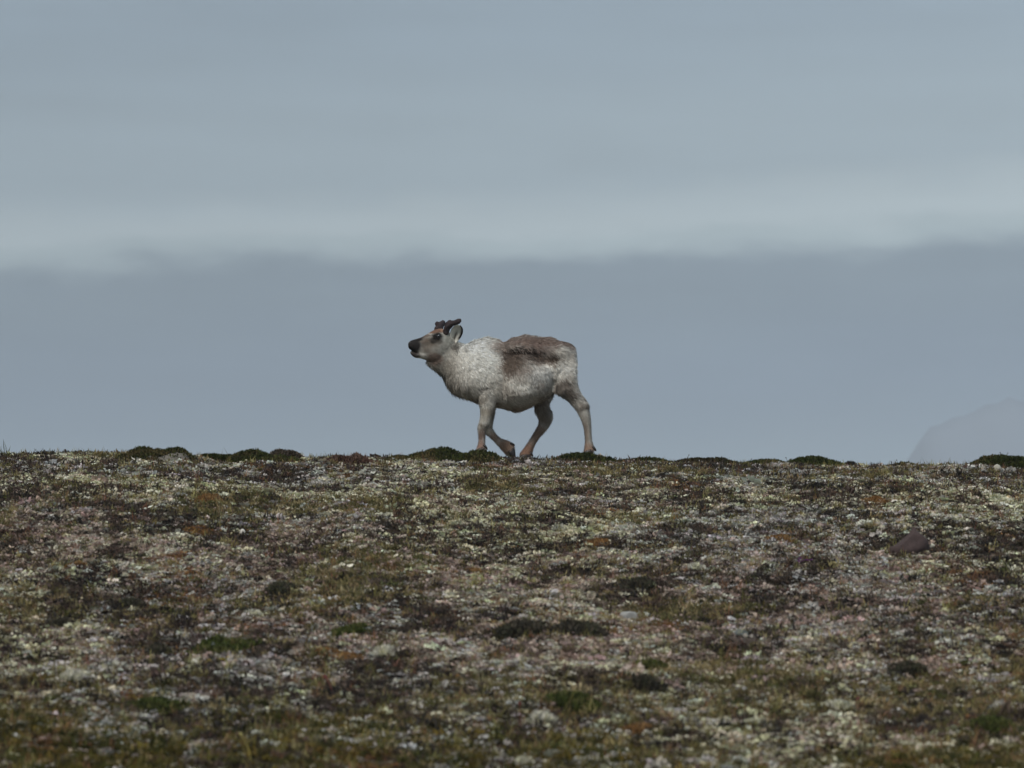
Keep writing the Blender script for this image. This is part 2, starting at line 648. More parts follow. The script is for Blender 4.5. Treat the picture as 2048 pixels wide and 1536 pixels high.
def build_cover():
    per = []
    for (y0, y1, dens, mx, mult) in ((13.0, 29.9, 2700, 1.6, 1.0), (29.9, 32.5, 1500, 1.6, 1.0)):
        xm = 0.127 * y1 + mx
        n = int((y1 - y0) * 2 * xm * dens)
        x = RNG.uniform(-xm, xm, n)
        y = RNG.uniform(y0, y1, n)
        ok = np.abs(x) < 0.127 * y + mx
        per.append(np.stack([x[ok], y[ok]], 1))
    # thinner and coarser cover outside the view
    n = 60000
    x, y = RNG.uniform(-16, 16, n), RNG.uniform(5, 36, n)
    ok = np.abs(x) >= 0.127 * y + 1.6
    far = np.stack([x[ok], y[ok]], 1)
    XY = np.concatenate(per + [far])
    isfar = np.concatenate([np.zeros(sum(map(len, per)), bool), np.ones(len(far), bool)])
    x, y = XY[:, 0], XY[:, 1]
    n = len(x)
    # patch fields
    A = fbm(x / 1.1, y / 2.2, 101, 3)
    B = fbm(x / 0.30, y / 0.5, 111, 3)
    G = fbm(x / 0.8, y / 1.3, 121, 3)
    R = fbm(x / 0.55, y / 0.9, 131, 3)
    K = fbm(x / 0.5, y / 0.8, 141, 3)
    u = RNG.uniform(0, 1, n)
    near = 1 - smooth(15.5, 19.5, y)
    front = 1 - smooth(14.8, 16.6, y + 2.0 * (fbm(x / 0.9, y / 0.9, 191, 2) - 0.5) + 0.35 * x)
    mid = smooth(16, 18.5, y) * (1 - smooth(21, 23.5, y))
    lich = np.clip(0.50 + 0.7 * (A - 0.5) + 2.4 * (B - 0.5) + 0.14 * smooth(26, 29, y) - 0.08 * near + 0.12 * mid, 0.10, 0.90)
    cls = np.where(u < lich, 0, 1)                                   # 0 lichen, 1 dark
    v = RNG.uniform(0, 1, n)
    cls = np.where((v < 0.06 + 0.5 * smooth(0.54, 0.78, G + 0.08 * near) + 0.42 * front), 2, cls)       # green
    v = RNG.uniform(0, 1, n)
    cls = np.where((v < 0.02 + 0.5 * smooth(0.62, 0.80, R)), 3, cls)                   # rust
    v = RNG.uniform(0, 1, n)
    cls = np.where((v < 0.6 * smooth(0.60, 0.76, K)), 1, cls)
    w = RNG.uniform(0, 1, n)
    tint = np.zeros((n, 3))
    piece = np.zeros(n, int)
    s = np.zeros(n)
    flat = np.ones(n)
    for k in range(4):
        m = cls == k
        q = int(m.sum())
        if k == 0:
            pinkness = np.clip(0.12 + 0.65 * mid + 1.5 * (fbm(x / 1.7, y / 2.5, 151, 2) - 0.5), 0, 0.9)[m]
            r = RNG.uniform(0, 1, q)
            c = pick(PAL_CREAM, q)
            gsel = RNG.uniform(0, 1, q) < np.clip(0.35 + 2.0 * (fbm(x / 1.3, y / 1.9, 161, 2) - 0.5), 0, 1)[m]
            c[gsel] = pick(PAL_GREY, int(gsel.sum()))
            ps = r < pinkness
            c[ps] = pick(PAL_PINK, int(ps.sum()))
            tint[m] = c
            piece[m] = RNG.choice([0, 1, 2, 3, 4, 5], q, p=[.17, .17, .17, .17, .16, .16])
            s[m] = RNG.lognormal(math.log(0.040), 0.32, q)
            flat[m] = RNG.uniform(0.6, 1.0, q)
        elif k == 1:
            tint[m] = pick(PAL_DARK, q, 0.2)
            piece[m] = RNG.choice([6, 7, 0, 1], q, p=[.4, .4, .1, .1])
            s[m] = RNG.lognormal(math.log(0.044), 0.3, q)
            flat[m] = RNG.uniform(0.6, 1.1, q)
        elif k == 2:
            c = pick(PAL_GREEN, q)
            ol = RNG.uniform(0, 1, q) < 0.45
            c[ol] = pick(PAL_OLIVE, int(ol.sum()))
            fr = RNG.uniform(0, 1, q) < front[m] * 0.8
            c[fr] = pick([(72, 68, 36), (62, 62, 32), (90, 80, 40), (104, 88, 42), (54, 56, 30)], int(fr.sum()), 0.2)
            tint[m] = c
            piece[m] = RNG.choice([6, 7, 8], q, p=[.42, .42, .16])
            s[m] = RNG.lognormal(math.log(0.045), 0.3, q)
        else:
            tint[m] = pick(PAL_RUST, q, 0.2)
            piece[m] = RNG.choice([6, 7], q)
            s[m] = RNG.lognormal(math.log(0.038), 0.25, q)
            flat[m] = 0.8
    # stray blades everywhere, more of them low down
    bl = w < 0.02 + 0.03 * near
    piece[bl] = 8
    tint[bl] = pick([(150, 140, 92), (120, 112, 66), (96, 92, 50), (128, 92, 70)], int(bl.sum()))
    s[bl] = RNG.uniform(0.04, 0.085, int(bl.sum()))
    flat[bl] = 1.0
    s = s * np.where(isfar, 2.0, 1.0)
    s = s * (1 - 0.55 * np.exp(-((x - 0.17) / 0.62) ** 4 - ((y - 29.95) / 0.40) ** 4))       # trodden where the animal steps
    z = H(x, y)
    P = np.stack([x, y, z - 0.003], 1)
    # loose pale flakes lying on top of everything else
    q = 290000
    yo = RNG.uniform(13.0, 30.6, q)
    xo = RNG.uniform(-1, 1, q) * (0.127 * yo + 1.6)
    A2 = fbm(xo / 0.9, yo / 1.6, 171, 3)
    B2 = fbm(xo / 0.22, yo / 0.34, 181, 3)
    K2 = fbm(xo / 0.5, yo / 0.8, 141, 3)
    pr = np.clip(0.34 + 1.6 * (A2 - 0.5) + 2.8 * (B2 - 0.5) - 1.2 * np.clip(K2 - 0.58, 0, 1) + 0.12 * smooth(24, 29, yo) - 0.22 * (1 - smooth(14.8, 16.6, yo)), 0.03, 0.85)
    ok = RNG.uniform(0, 1, q) < pr
    xo, yo = xo[ok], yo[ok]
    q = len(xo)
    zo = H(xo, yo) + RNG.uniform(0.002, 0.014, q)
    so = RNG.lognormal(math.log(0.030), 0.35, q)
    co = pick(PAL_CREAM, q)
    gs = RNG.uniform(0, 1, q) < np.clip(0.40 + 2.0 * (fbm(xo / 1.3, yo / 1.9, 161, 2) - 0.5), 0, 1)
    co[gs] = pick(PAL_GREY, int(gs.sum()))
    cover('pale_lichen_flakes', np.stack([xo, yo, zo], 1), RNG.choice([0, 1, 2, 3, 4, 5], q, p=[.1, .1, .1, .1, .3, .3]),
          np.stack([RNG.normal(0, 0.22, q), RNG.normal(0, 0.22, q), RNG.uniform(0, 6.283, q)], 1),
          np.stack([so, so, so * RNG.uniform(0.5, 0.9, q)], 1), co, 'small cream white lichen flakes strewn over the darker ground', 'lichen')
    turn = np.stack([RNG.normal(0, 0.18, n), RNG.normal(0, 0.18, n), RNG.uniform(0, 6.283, n)], 1)
    size = np.stack([s, s, s * flat], 1)
    for k, nm, lb, ct in ((0, 'lichen', 'pale cream and grey lichen covering the slope below the reindeer', 'lichen'),
                          (1, 'dark_heath', 'dark brown heath and dry moss between the lichen', 'heath'),
                          (2, 'green_moss', 'green and olive moss in patches between the lichen', 'moss'),
                          (3, 'rust_moss', 'rust coloured moss in small patches on the slope', 'moss')):
        m = cls == k
        cover(nm, P[m], piece[m], turn[m], size[m], tint[m], lb, ct)


build_cover()


# ------------------------------------------------------------------ cushions, tussocks, stones, stalks
def cushion(name, label, cat, group, px0, px1, py_top, py_base, pal, n_leaf, leaf=(0.012, 0.036), ymax=29.35, depth=0.6,
            lobes=None, stems=0, bare=None, soil=(60, 54, 44), upright=0.45, low=1.0, rag=0.45, prof=0.62):
    """a low plant cushion standing on the slope between photograph columns px0..px1"""
    cx, cy = ground_at((px0 + px1) / 2, py_base, ymax)
    sc = cy / F_PX
    w = (px1 - px0) * sc / 2
    hgt = max((py_base - py_top) * sc * low, 0.012)
    dp = max(w * depth, 0.06)
    z0 = float(H(cx, cy))
    root = empty(name, (cx, cy, z0))
    tag(root, label, cat, group)
    sd = int(abs(px0) * 7 + py_top) % 9973
    nu, nv = 44, 22
    if lobes is None:
        lobes = [(0.0, 1.0, 1.0)]
    if low == 1.0:
        w *= 1.25
        hgt *= 0.64 if 1228 < px0 < 1900 else (0.74 if px0 < 700 else 0.88)
        prof = 1.0
        leaf = (leaf[0] * 0.85, leaf[1] * 0.85)

    def height(a, b):
        # a, b in -1..1
        hmax = np.zeros_like(a)
        for (c, wd, hh) in lobes:
            r2 = (((a - c) / wd) ** 2 + (b + 0.15 * (1 - hh)) ** 2) * (1 + rag * 3 * (fbm(a * 2.6 + sd * 0.37, b * 2.6, sd % 89, 3) - 0.35))
            hmax = np.maximum(hmax, hh * np.clip(1 - r2, 0, None) ** prof)
        return hmax * hgt * (0.55 + 0.55 * fbm(a * 3.1 + sd, b * 2.2, sd % 97, 3) + 0.36 * fbm(a * 11 + sd, b * 8, sd % 83, 2))
    a, b = np.meshgrid(np.linspace(-1.02, 1.02, nu), np.linspace(-1.02, 1.02, nv))
    x, y = cx + a * w, cy + b * dp
    z = H(x, y) - 0.012 + height(a, b)
    V = np.stack([x - cx, y - cy, z - z0], -1).reshape(-1, 3)
    i = np.arange((nv - 1) * (nu - 1))
    r, c = i // (nu - 1), i % (nu - 1)
    q = r * nu + c
    t = np.tile(np.array(srgb(*soil)), (len(V), 1))
    mound = mesh_obj('mound', V, np.stack([q, q + 1, q + nu + 1, q + nu], 1), MAT['mound'], root, t, True)
    # foliage
    a = RNG.uniform(-1, 1, n_leaf * 2)
    b = RNG.uniform(-1, 1, n_leaf * 2)
    hh = height(a, b)
    keep = hh > 0.004
    if bare is not None:
        (ba, bb, br) = bare
        dd = np.hypot((a - ba) * 1.0, (b - bb) * 0.8) + (fbm(a * 4, b * 4, 5, 2) - 0.5) * 0.3
        keep &= ~((dd < br) & (RNG.uniform(0, 1, len(a)) < 0.93))
    a, b, hh = a[keep][:n_leaf], b[keep][:n_leaf], hh[keep][:n_leaf]
    e = 0.03
    gx = (height(a + e, b) - height(a - e, b)) / (2 * e * w)
    gy = (height(a, b + e) - height(a, b - e)) / (2 * e * dp)
    nor = unit(np.stack([-gx, -gy, np.ones_like(gx)], 1))
    P = np.stack([a * w, b * dp, H(cx + a * w, cy + b * dp) - z0 - 0.010 + hh], 1)
    D = unit(nor * (1 - upright) + np.array([0, 0, upright]) + RNG.normal(size=(len(a), 3)) * 0.45)
    Lg = RNG.uniform(leaf[0], leaf[1], len(a))
    V, Fq = leaf_kites(P, D, Lg * RNG.uniform(0.28, 0.5, len(a)), Lg)
    pt = np.array([srgb(*c) for c in pal])
    patch = fbm(a * 2.3 + 3, b * 2.3, sd % 53, 3)
    idx = np.clip(((patch - 0.5) * 2.2 + 0.5 + RNG.normal(0, 0.16, len(a))) * len(pt), 0, len(pt) - 1).astype(int)
    tc = pt[idx] * RNG.lognormal(0, 0.18, (len(a), 1))
    fo = mesh_obj('foliage', V, Fq, MAT['leaf'], root, np.repeat(tc, 4, 0))
    tag(fo, kind='stuff')
    for k in range(stems):
        aa, bb = random.uniform(-0.85, 0.85), random.uniform(-0.5, 0.3)
        hz = float(height(np.array([aa]), np.array([bb]))[0])
        p0 = np.array([aa * w, bb * dp, float(H(cx + aa * w, cy + bb * dp)) - z0 + hz - 0.012])
        stem_mesh('stem', p0, random.uniform(0.018, 0.05), root)
    return root


def tube(path, rad, sides=5):
    path = np.asarray(path, float)
    n = len(path)
    T = unit(np.gradient(path, axis=0))
    ref = np.array([0.3, 1.0, 0.2])
    S = unit(np.cross(T, ref))
    B = np.cross(T, S)
    V = []
    for k in range(n):
        for j in range(sides):
            t = 2 * math.pi * j / sides
            V.append(path[k] + (S[k] * math.cos(t) + B[k] * math.sin(t)) * rad[k])
    Fq = []
    for k in range(n - 1):
        for j in range(sides):
            Fq.append((k * sides + j, k * sides + (j + 1) % sides, (k + 1) * sides + (j + 1) % sides, (k + 1) * sides + j))
    Fq.append(tuple(range(sides))[::-1])
    Fq.append(tuple((n - 1) * sides + j for j in range(sides)))
    return np.array(V), Fq


def stem_mesh(name, p0, ln, parent, col=(70, 62, 40), head=(60, 52, 40), rad=0.0012, lean=0.35):
    d = np.array([random.gauss(0, lean), random.gauss(0, lean), 1.0])
    d /= np.linalg.norm(d)
    bend = np.array([random.gauss(0, 0.3), random.gauss(0, 0.3), 0]) * ln
    pts = [p0 + d * ln * t + bend * t * t for t in (0, .33, .66, .9, .95, 1.0, 1.06)]
    rr = [rad, rad, rad, rad, rad * 3.0, rad * 3.4, rad * 1.2]
    V, Fq = tube(pts, rr, 5)
    t = np.tile(np.array(srgb(*col)), (len(V), 1))
    t[4 * 5:] = srgb(*head)
    return mesh_obj(name, V, Fq, MAT['leaf'], parent, t)


TUS = [(50, 55, 30), (60, 66, 35), (72, 75, 41), (56, 56, 35), (92, 82, 54)]
GT = 'green cushion plants along the crest'
cushion('cushion_plant', 'domed green cushion with a bare grey patch on its right side, leftmost on the crest', 'cushion plant', GT,
        232, 396, 889, 924, TUS, 6500, lobes=[(-0.12, 0.85, 1.0), (0.35, 0.6, 0.92)], stems=8, bare=(0.40, -0.62, 0.34), soil=(104, 98, 90))
cushion('cushion_plant', 'low green cushion just right of the domed cushion with the bare patch', 'cushion plant', GT,
        402, 478, 905, 926, TUS, 3000, stems=3)
cushion('cushion_plant', 'green cushion with a grey brown hump rising from its right end', 'cushion plant', GT,
        455, 612, 895, 927, TUS, 6000, lobes=[(-0.25, 0.7, 1.0), (0.35, 0.62, 0.8)], stems=5)
cushion('heath_hummock', 'grey brown heath hump behind the right end of a green cushion', 'hummock', 'brown hummocks on the crest',
        532, 612, 893, 922, [(84, 74, 64), (100, 90, 78), (68, 60, 50), (112, 100, 88)], 2600, ymax=29.6, soil=(90, 80, 70), stems=2)
cushion('heath_hummock', 'low reddish brown heath hump on the crest left of the reindeer', 'hummock', 'brown hummocks on the crest',
        640, 748, 905, 931, [(88, 62, 52), (104, 78, 66), (74, 54, 48), (112, 90, 80)], 3000, ymax=29.6, soil=(92, 72, 62), stems=2)
cushion('cushion_plant', 'long green cushion hiding the front hoof of the reindeer', 'cushion plant', GT,
        790, 1006, 897, 926, TUS, 9000, lobes=[(-0.1, 0.7, 1.0), (0.45, 0.5, 1.0), (-0.72, 0.35, 0.5)], stems=12, ymax=29.45)
cushion('cushion_plant', 'flat green cushion under the rear hoof of the reindeer', 'cushion plant', GT,
        1084, 1236, 904, 928, TUS, 6000, lobes=[(0.1, 0.95, 1.0)], stems=5, ymax=29.45)
cushion('cushion_plant', 'low olive cushion on the crest just right of the rear hoof', 'cushion plant', GT,
        1235, 1345, 904, 927, TUS, 4000, stems=4)
cushion('cushion_plant', 'long flat dark cushion on the crest in the middle of the right half', 'cushion plant', GT,
        1335, 1492, 906, 930, [(50, 48, 32), (62, 58, 38), (76, 68, 46), (58, 50, 36)], 4500, stems=3)
cushion('cushion_plant', 'peaked green cushion highest on the right part of the crest', 'cushion plant', GT,
        1500, 1690, 899, 926, TUS, 6000, lobes=[(-0.55, 0.5, 0.72), (0.28, 0.6, 1.0)], stems=7)
cushion('heath_hummock', 'small dark upright knob on the crest right of the peaked cushion', 'hummock', 'brown hummocks on the crest',
        1688, 1714, 905, 924, [(44, 44, 46), (56, 54, 52), (40, 40, 36)], 700, soil=(50, 48, 46))
cushion('cushion_plant', 'small low green cushion on the falling crest, second from the right edge', 'cushion plant', GT,
        1770, 1850, 913, 928, TUS, 2200, stems=3)
cushion('cushion_plant', 'dark green cushion at the right edge where the crest is lowest', 'cushion plant', GT,
        1930, 2110, 909, 938, TUS, 7000, lobes=[(-0.1, 0.9, 1.0)], stems=9)

RUST = [(122, 88, 54), (136, 100, 60), (104, 78, 52), (146, 114, 76)]
GR = 'rust coloured moss cushions on the slope'
for (x0, x1, y0, y1, lb) in (
        (605, 752, 1292, 1318, 'broad orange brown moss cushion, largest of the rusty ones on the slope'),
        (1160, 1232, 1074, 1092, 'orange moss cushion below and right of the rear hoof'),
        (1522, 1590, 1066, 1084, 'bright orange moss cushion left of the purple brown rock'),
        (1700, 1800, 988, 1006, 'rusty moss cushion above the purple brown rock'),
        (380, 452, 985, 1003, 'rusty moss cushion below the low cushion on the left crest'),
        (348, 440, 1052, 1070, 'flat rusty moss cushion on the left part of the slope'),
        (132, 180, 1118, 1136, 'small rusty moss cushion near the left edge'),
        (1240, 1310, 1440, 1466, 'rusty moss cushion near the bottom edge right of centre'),
        (920, 985, 1132, 1150, 'dull rusty moss cushion straight below the front hooves')):
    cushion('moss_cushion', lb, 'moss', GR, x0, x1, y0, y1, RUST, 1500, leaf=(0.010, 0.026), soil=(92, 70, 48), depth=1.1, low=0.5, rag=0.8)

GD = 'dark moss humps on the slope'
DK = [(60, 57, 50), (70, 64, 55), (80, 73, 62), (66, 66, 52)]
for (x0, x1, y0, y1, lb) in (
        (985, 1090, 1228, 1268, 'dark moss hump, left one of the pair below the far hooves'),
        (1095, 1215, 1226, 1272, 'dark moss hump, right one of the pair below the far hooves'),
        (1262, 1330, 1344, 1378, 'dark moss hump low on the slope right of centre'),
        (285, 345, 1284, 1318, 'dark moss hump left of the broad orange moss'),
        (228, 288, 1188, 1218, 'dark moss hump in the pinkish lichen on the left'),
        (1245, 1312, 1148, 1176, 'dark moss hump right of centre halfway down the slope'),
        (100, 150, 1226, 1260, 'dark moss hump close to the left edge'),
        (520, 600, 1158, 1184, 'small dark moss hump in grey lichen left of centre'),
        (1770, 1850, 1310, 1350, 'dark moss hump low on the right of the slope')):
    cushion('dark_moss_hump', lb, 'moss', GD, x0, x1, y0, y1, DK, 1500, leaf=(0.016, 0.042), soil=(50, 46, 40), depth=1.2, low=0.42, rag=1.0)

GN = 'bright green moss cushions low on the slope'
GRN = [(64, 72, 36), (76, 82, 42), (56, 60, 34), (92, 92, 54)]
for (x0, x1, y0, y1, lb) in (
        (370, 520, 1268, 1312, 'bright green moss left of the broad orange moss'),
        (262, 372, 1384, 1424, 'green moss cushion near the bottom on the left'),
        (1270, 1335, 1316, 1342, 'fresh green moss just above a dark hump right of centre'),
        (1930, 2040, 1418, 1468, 'green moss cushion in the bottom right corner'),
        (1095, 1200, 1376, 1410, 'green moss cushion beside the white lichen near the bottom'),
        (660, 740, 1246, 1268, 'small green moss above the broad orange moss')):
    cushion('green_moss_cushion', lb, 'moss', GN, x0, x1, y0, y1, GRN, 1700, leaf=(0.014, 0.04), soil=(62, 60, 38), depth=1.2, low=0.45, rag=0.9)

GL = 'large pale lichen tufts'
LIC = [(190, 186, 170), (206, 200, 186), (172, 168, 154), (200, 196, 168)]
for (x0, x1, y0, y1, lb) in (
        (1055, 1120, 1412, 1452, 'big whitish lichen tuft near the bottom right of the red stalk'),
        (742, 790, 1288, 1314, 'whitish lichen tuft at the right end of the broad orange moss'),
        (488, 524, 1212, 1240, 'round whitish lichen tuft left of centre'),
        (1374, 1414, 1124, 1142, 'round pale lichen tuft right of centre halfway down'),
        (1036, 1062, 1514, 1534, 'tiny bluish white lichen tuft at the bottom edge'),
        (1640, 1710, 1392, 1424, 'pale lichen tuft low on the right near the red leaves'),
        (120, 170, 1332, 1362, 'pale grey lichen tuft low on the left')):
    cushion('lichen_tuft', lb, 'lichen', GL, x0, x1, y0, y1, LIC, 700, leaf=(0.014, 0.036), soil=(120, 112, 98), depth=1.0, low=0.5, rag=0.9, upright=0.3)


def stone(name, label, px0, px1, py0, py1, col, group=None, sharp=1.0, sub=3, ymax=29.3, lim=0.72, taper=0.0):
    cx, cy = ground_at((px0 + px1) / 2, py1, ymax)
    s = cy / F_PX
    w, h = (px1 - px0) * s / 2, (py1 - py0) * s
    bm = bmesh.new()
    bmesh.ops.create_icosphere(bm, subdivisions=sub, radius=1.0)
    sd = (px0 * 13 + py0) % 991
    P = np.array([v.co[:] for v in bm.verts])
    f = 0.80 + 0.42 * fbm(P[:, 0] * 1.1 + sd, P[:, 1] * 1.1 + P[:, 2] * 0.9, sd % 31, 3)
    planes = unit(np.random.default_rng(sd).normal(size=(9, 3)))
    for pl in planes:
        d = P @ pl
        over = np.clip(d - lim, 0, None) * sharp
        P = P - over[:, None] * pl
    P = P * f[:, None]
    P[:, :2] *= (1 - taper * np.clip(P[:, 2:3] + 0.1, 0, 1))
    P[:, 0] += taper * 0.25 * np.clip(P[:, 2], 0, 1)
    P *= np.array([w * (1 + 0.25 * taper), w * 0.8, h * 0.75 * (1 + 0.25 * taper)])
    z0 = float(H(cx, cy))
    P[:, 2] += h * 0.28
    Fq = [tuple(v.index for v in fc.verts) for fc in bm.faces]
    bm.free()
    t = np.array(srgb(*col)) * (0.85 + 0.3 * fbm(P[:, 0] * 30 + 5, P[:, 2] * 30, 3, 3))[:, None]
    o = mesh_obj(name, P, Fq, MAT['stone'], None, t, True)
    o.location = (cx, cy, z0)
    tag(o, label, 'rock' if w > 0.06 else 'stone', group)
    return o


stone('rock', 'dull purple brown rock on the right of the slope', 1774, 1860, 1062, 1108, (70, 58, 56), None, 1.0, 3, 29.3, 0.6, 0.62)
GS = 'small stones on the slope'
stone('stone', 'small round white stone on the left of the slope', 478, 492, 1058, 1070, (176, 170, 160), GS, 0.5, 2)
stone('stone', 'flat blue grey stone low in the right half', 1458, 1500, 1260, 1276, (88, 91, 89), GS)
stone('stone', 'flat pale grey stone right of the pair of dark moss humps', 1232, 1276, 1222, 1240, (138, 136, 132), GS)
stone('stone', 'pale stone beside the cushion at the right edge', 1985, 2004, 929, 944, (158, 152, 138), GS, 1, 2)
stone('stone', 'blue grey stone in the left foreground lichen', 592, 622, 1274, 1294, (96, 94, 94), GS)


def stalk(name, label, cat, px, py_base, py_top, col, head, rad=0.0025, lean=0.05, group=None):
    cx, cy = ground_at(px, py_base, 29.4)
    ln = (py_base - py_top) * cy / F_PX
    o = stem_mesh(name, np.array([0, 0, -0.01]), ln, None, col, head, rad, lean)
    o.location = (cx, cy, float(H(cx, cy)))
    return tag(o, label, cat, group)


stalk('flower_stalk', 'dark red flower stalk in the foreground left of centre', 'stalk', 667, 1398, 1346, (92, 48, 44), (98, 46, 46), 0.0022)
stalk('flower_stalk', 'dull red stalk in the foreground near the centre', 'stalk', 1040, 1468, 1402, (98, 56, 46), (102, 58, 48), 0.0022)
stalk('flower_stalk', 'red leafy stalk among pale lichen at lower right', 'stalk', 1722, 1416, 1392, (100, 58, 56), (104, 60, 60), 0.0024)
stalk('grass_stalk', 'straw coloured upright grass stalk at the bottom left of centre', 'grass', 503, 1528, 1464, (176, 160, 92), (170, 158, 100), 0.0018)
stalk('grass_stalk', 'straw coloured leaning grass stalk at the bottom left of centre', 'grass', 440, 1536, 1474, (150, 134, 80), (150, 134, 84), 0.0014, 0.5)
stalk('flower_stalk', 'tiny reddish stalk standing on the left crest against the sky', 'stalk', 175, 904, 890, (86, 52, 48), (92, 52, 50), 0.0028)


def flower_patch(label, px, py, wpx, col, n, group=None):
    cx, cy = ground_at(px, py, 29.3)
    s = cy / F_PX
    z0 = float(H(cx, cy))
    root = empty('flower_patch', (cx, cy, z0))
    tag(root, label, 'flowers', group)
    for k in range(n):
        x, y = random.gauss(0, wpx * s * 0.3), random.gauss(0, wpx * s * 0.3)
        z = float(H(cx + x, cy + y)) - z0 + 0.03 + random.uniform(0, 0.012)
        V, Fq = [(x, y, z)], []
        R = random.uniform(0.007, 0.011)
        for j in range(5):
            t = 2 * math.pi * j / 5 + k
            for (dt, rr, dz) in ((-0.5, 0.7, 0.003), (0, 1.0, 0.006), (0.5, 0.7, 0.003)):
                V.append((x + math.cos(t + dt) * R * rr, y + math.sin(t + dt) * R * rr, z + dz))
            b = 1 + j * 3
            Fq += [(0, b, b + 1, b + 2)]
        mesh_obj('petals', V, Fq, MAT['leaf'], root, np.tile(np.array(srgb(*col)), (len(V), 1)))
    st = []
    return root


flower_patch('purple saxifrage flowers low on the right of the slope', 1605, 1134, 44, (128, 62, 132), 12)
flower_patch('small yellow flowers in the left foreground', 440, 1336, 30, (190, 170, 50), 5)


# ------------------------------------------------------------------ reindeer
RPX, RPY, PXM = 1000.0, 913.0, 273.0          # drawing units: photograph pixels, 273 to the metre


def lx(px):
    return (px - RPX) / PXM


def lz(py):
    return (RPY - py) / PXM


def catmull(S, m=5):
    S = np.asarray(S, float)
    n = len(S)
    out = []
    for i in range(n - 1):
        p0, p1, p2, p3 = S[max(i - 1, 0)], S[i], S[i + 1], S[min(i + 2, n - 1)]
        for k in range(m):
            t = k / m
            out.append(0.5 * ((2 * p1) + (-p0 + p2) * t + (2 * p0 - 5 * p1 + 4 * p2 - p3) * t * t + (-p0 + 3 * p1 - 3 * p2 + p3) * t ** 3))
    out.append(S[-1])
    return np.array(out)


def loft(bm, secs, sides=28, shear=None):
    """secs: (ax, ay, bx, by, half width m, centre y m, k) - a, b the two outline points of the section"""
    S = catmull([tuple(s) + (0,) * (7 - len(s)) for s in secs])
    rings = []
    for (ax, ay, bx, by, hw, yc, k) in S:
        A, B = np.array([lx(ax), lz(ay)]), np.array([lx(bx), lz(by)])
        c, d = (A + B) / 2, (A - B) / 2
        ring = []
        for j in range(sides):
            t = 2 * math.pi * j / sides
            q = c + d * math.cos(t)
            sn = math.sin(t)
            y = yc + max(hw, 0.004) * math.copysign(abs(sn) ** (1 - k), sn) * (1 - k * math.cos(t))
            if shear:
                y -= shear[1] * max(0.0, lx(shear[0]) - q[0])
            ring.append(bm.verts.new((q[0], y, q[1])))
        rings.append(ring)
    fs = []
    for r0, r1 in zip(rings[:-1], rings[1:]):
        for j in range(sides):
            fs.append(bm.faces.new((r0[j], r0[(j + 1) % sides], r1[(j + 1) % sides], r1[j])))
    fs.append(bm.faces.new(rings[0][::-1]))
    fs.append(bm.faces.new(rings[-1]))
    bmesh.ops.recalc_face_normals(bm, faces=fs)


def remeshed(bm, voxel, smooth_it, factor=0.5):
    me = bpy.data.meshes.new('tmp')
    bm.to_mesh(me)
    bm.free()
    o = bpy.data.objects.new('tmp', me)
    COL.objects.link(o)
    r = o.modifiers.new('r', 'REMESH')
    r.mode = 'VOXEL'
    r.voxel_size = voxel
    s = o.modifiers.new('s', 'SMOOTH')
    s.factor = factor
    s.iterations = smooth_it
    dg = bpy.context.evaluated_depsgraph_get()
    out = bpy.data.meshes.new_from_object(o.evaluated_get(dg))
    bpy.data.objects.remove(o)
    bpy.data.meshes.remove(me)
    return out


HEAD_SHEAR = (908, 0.20)
RX, RY = lx(RPX), 30.0
_d = ray(1000, 913)
DEER_Y = 30.02
DEER_X = float(_d[0] / _d[1] * DEER_Y)
DEER_Z = float(_d[2] / _d[1] * DEER_Y)


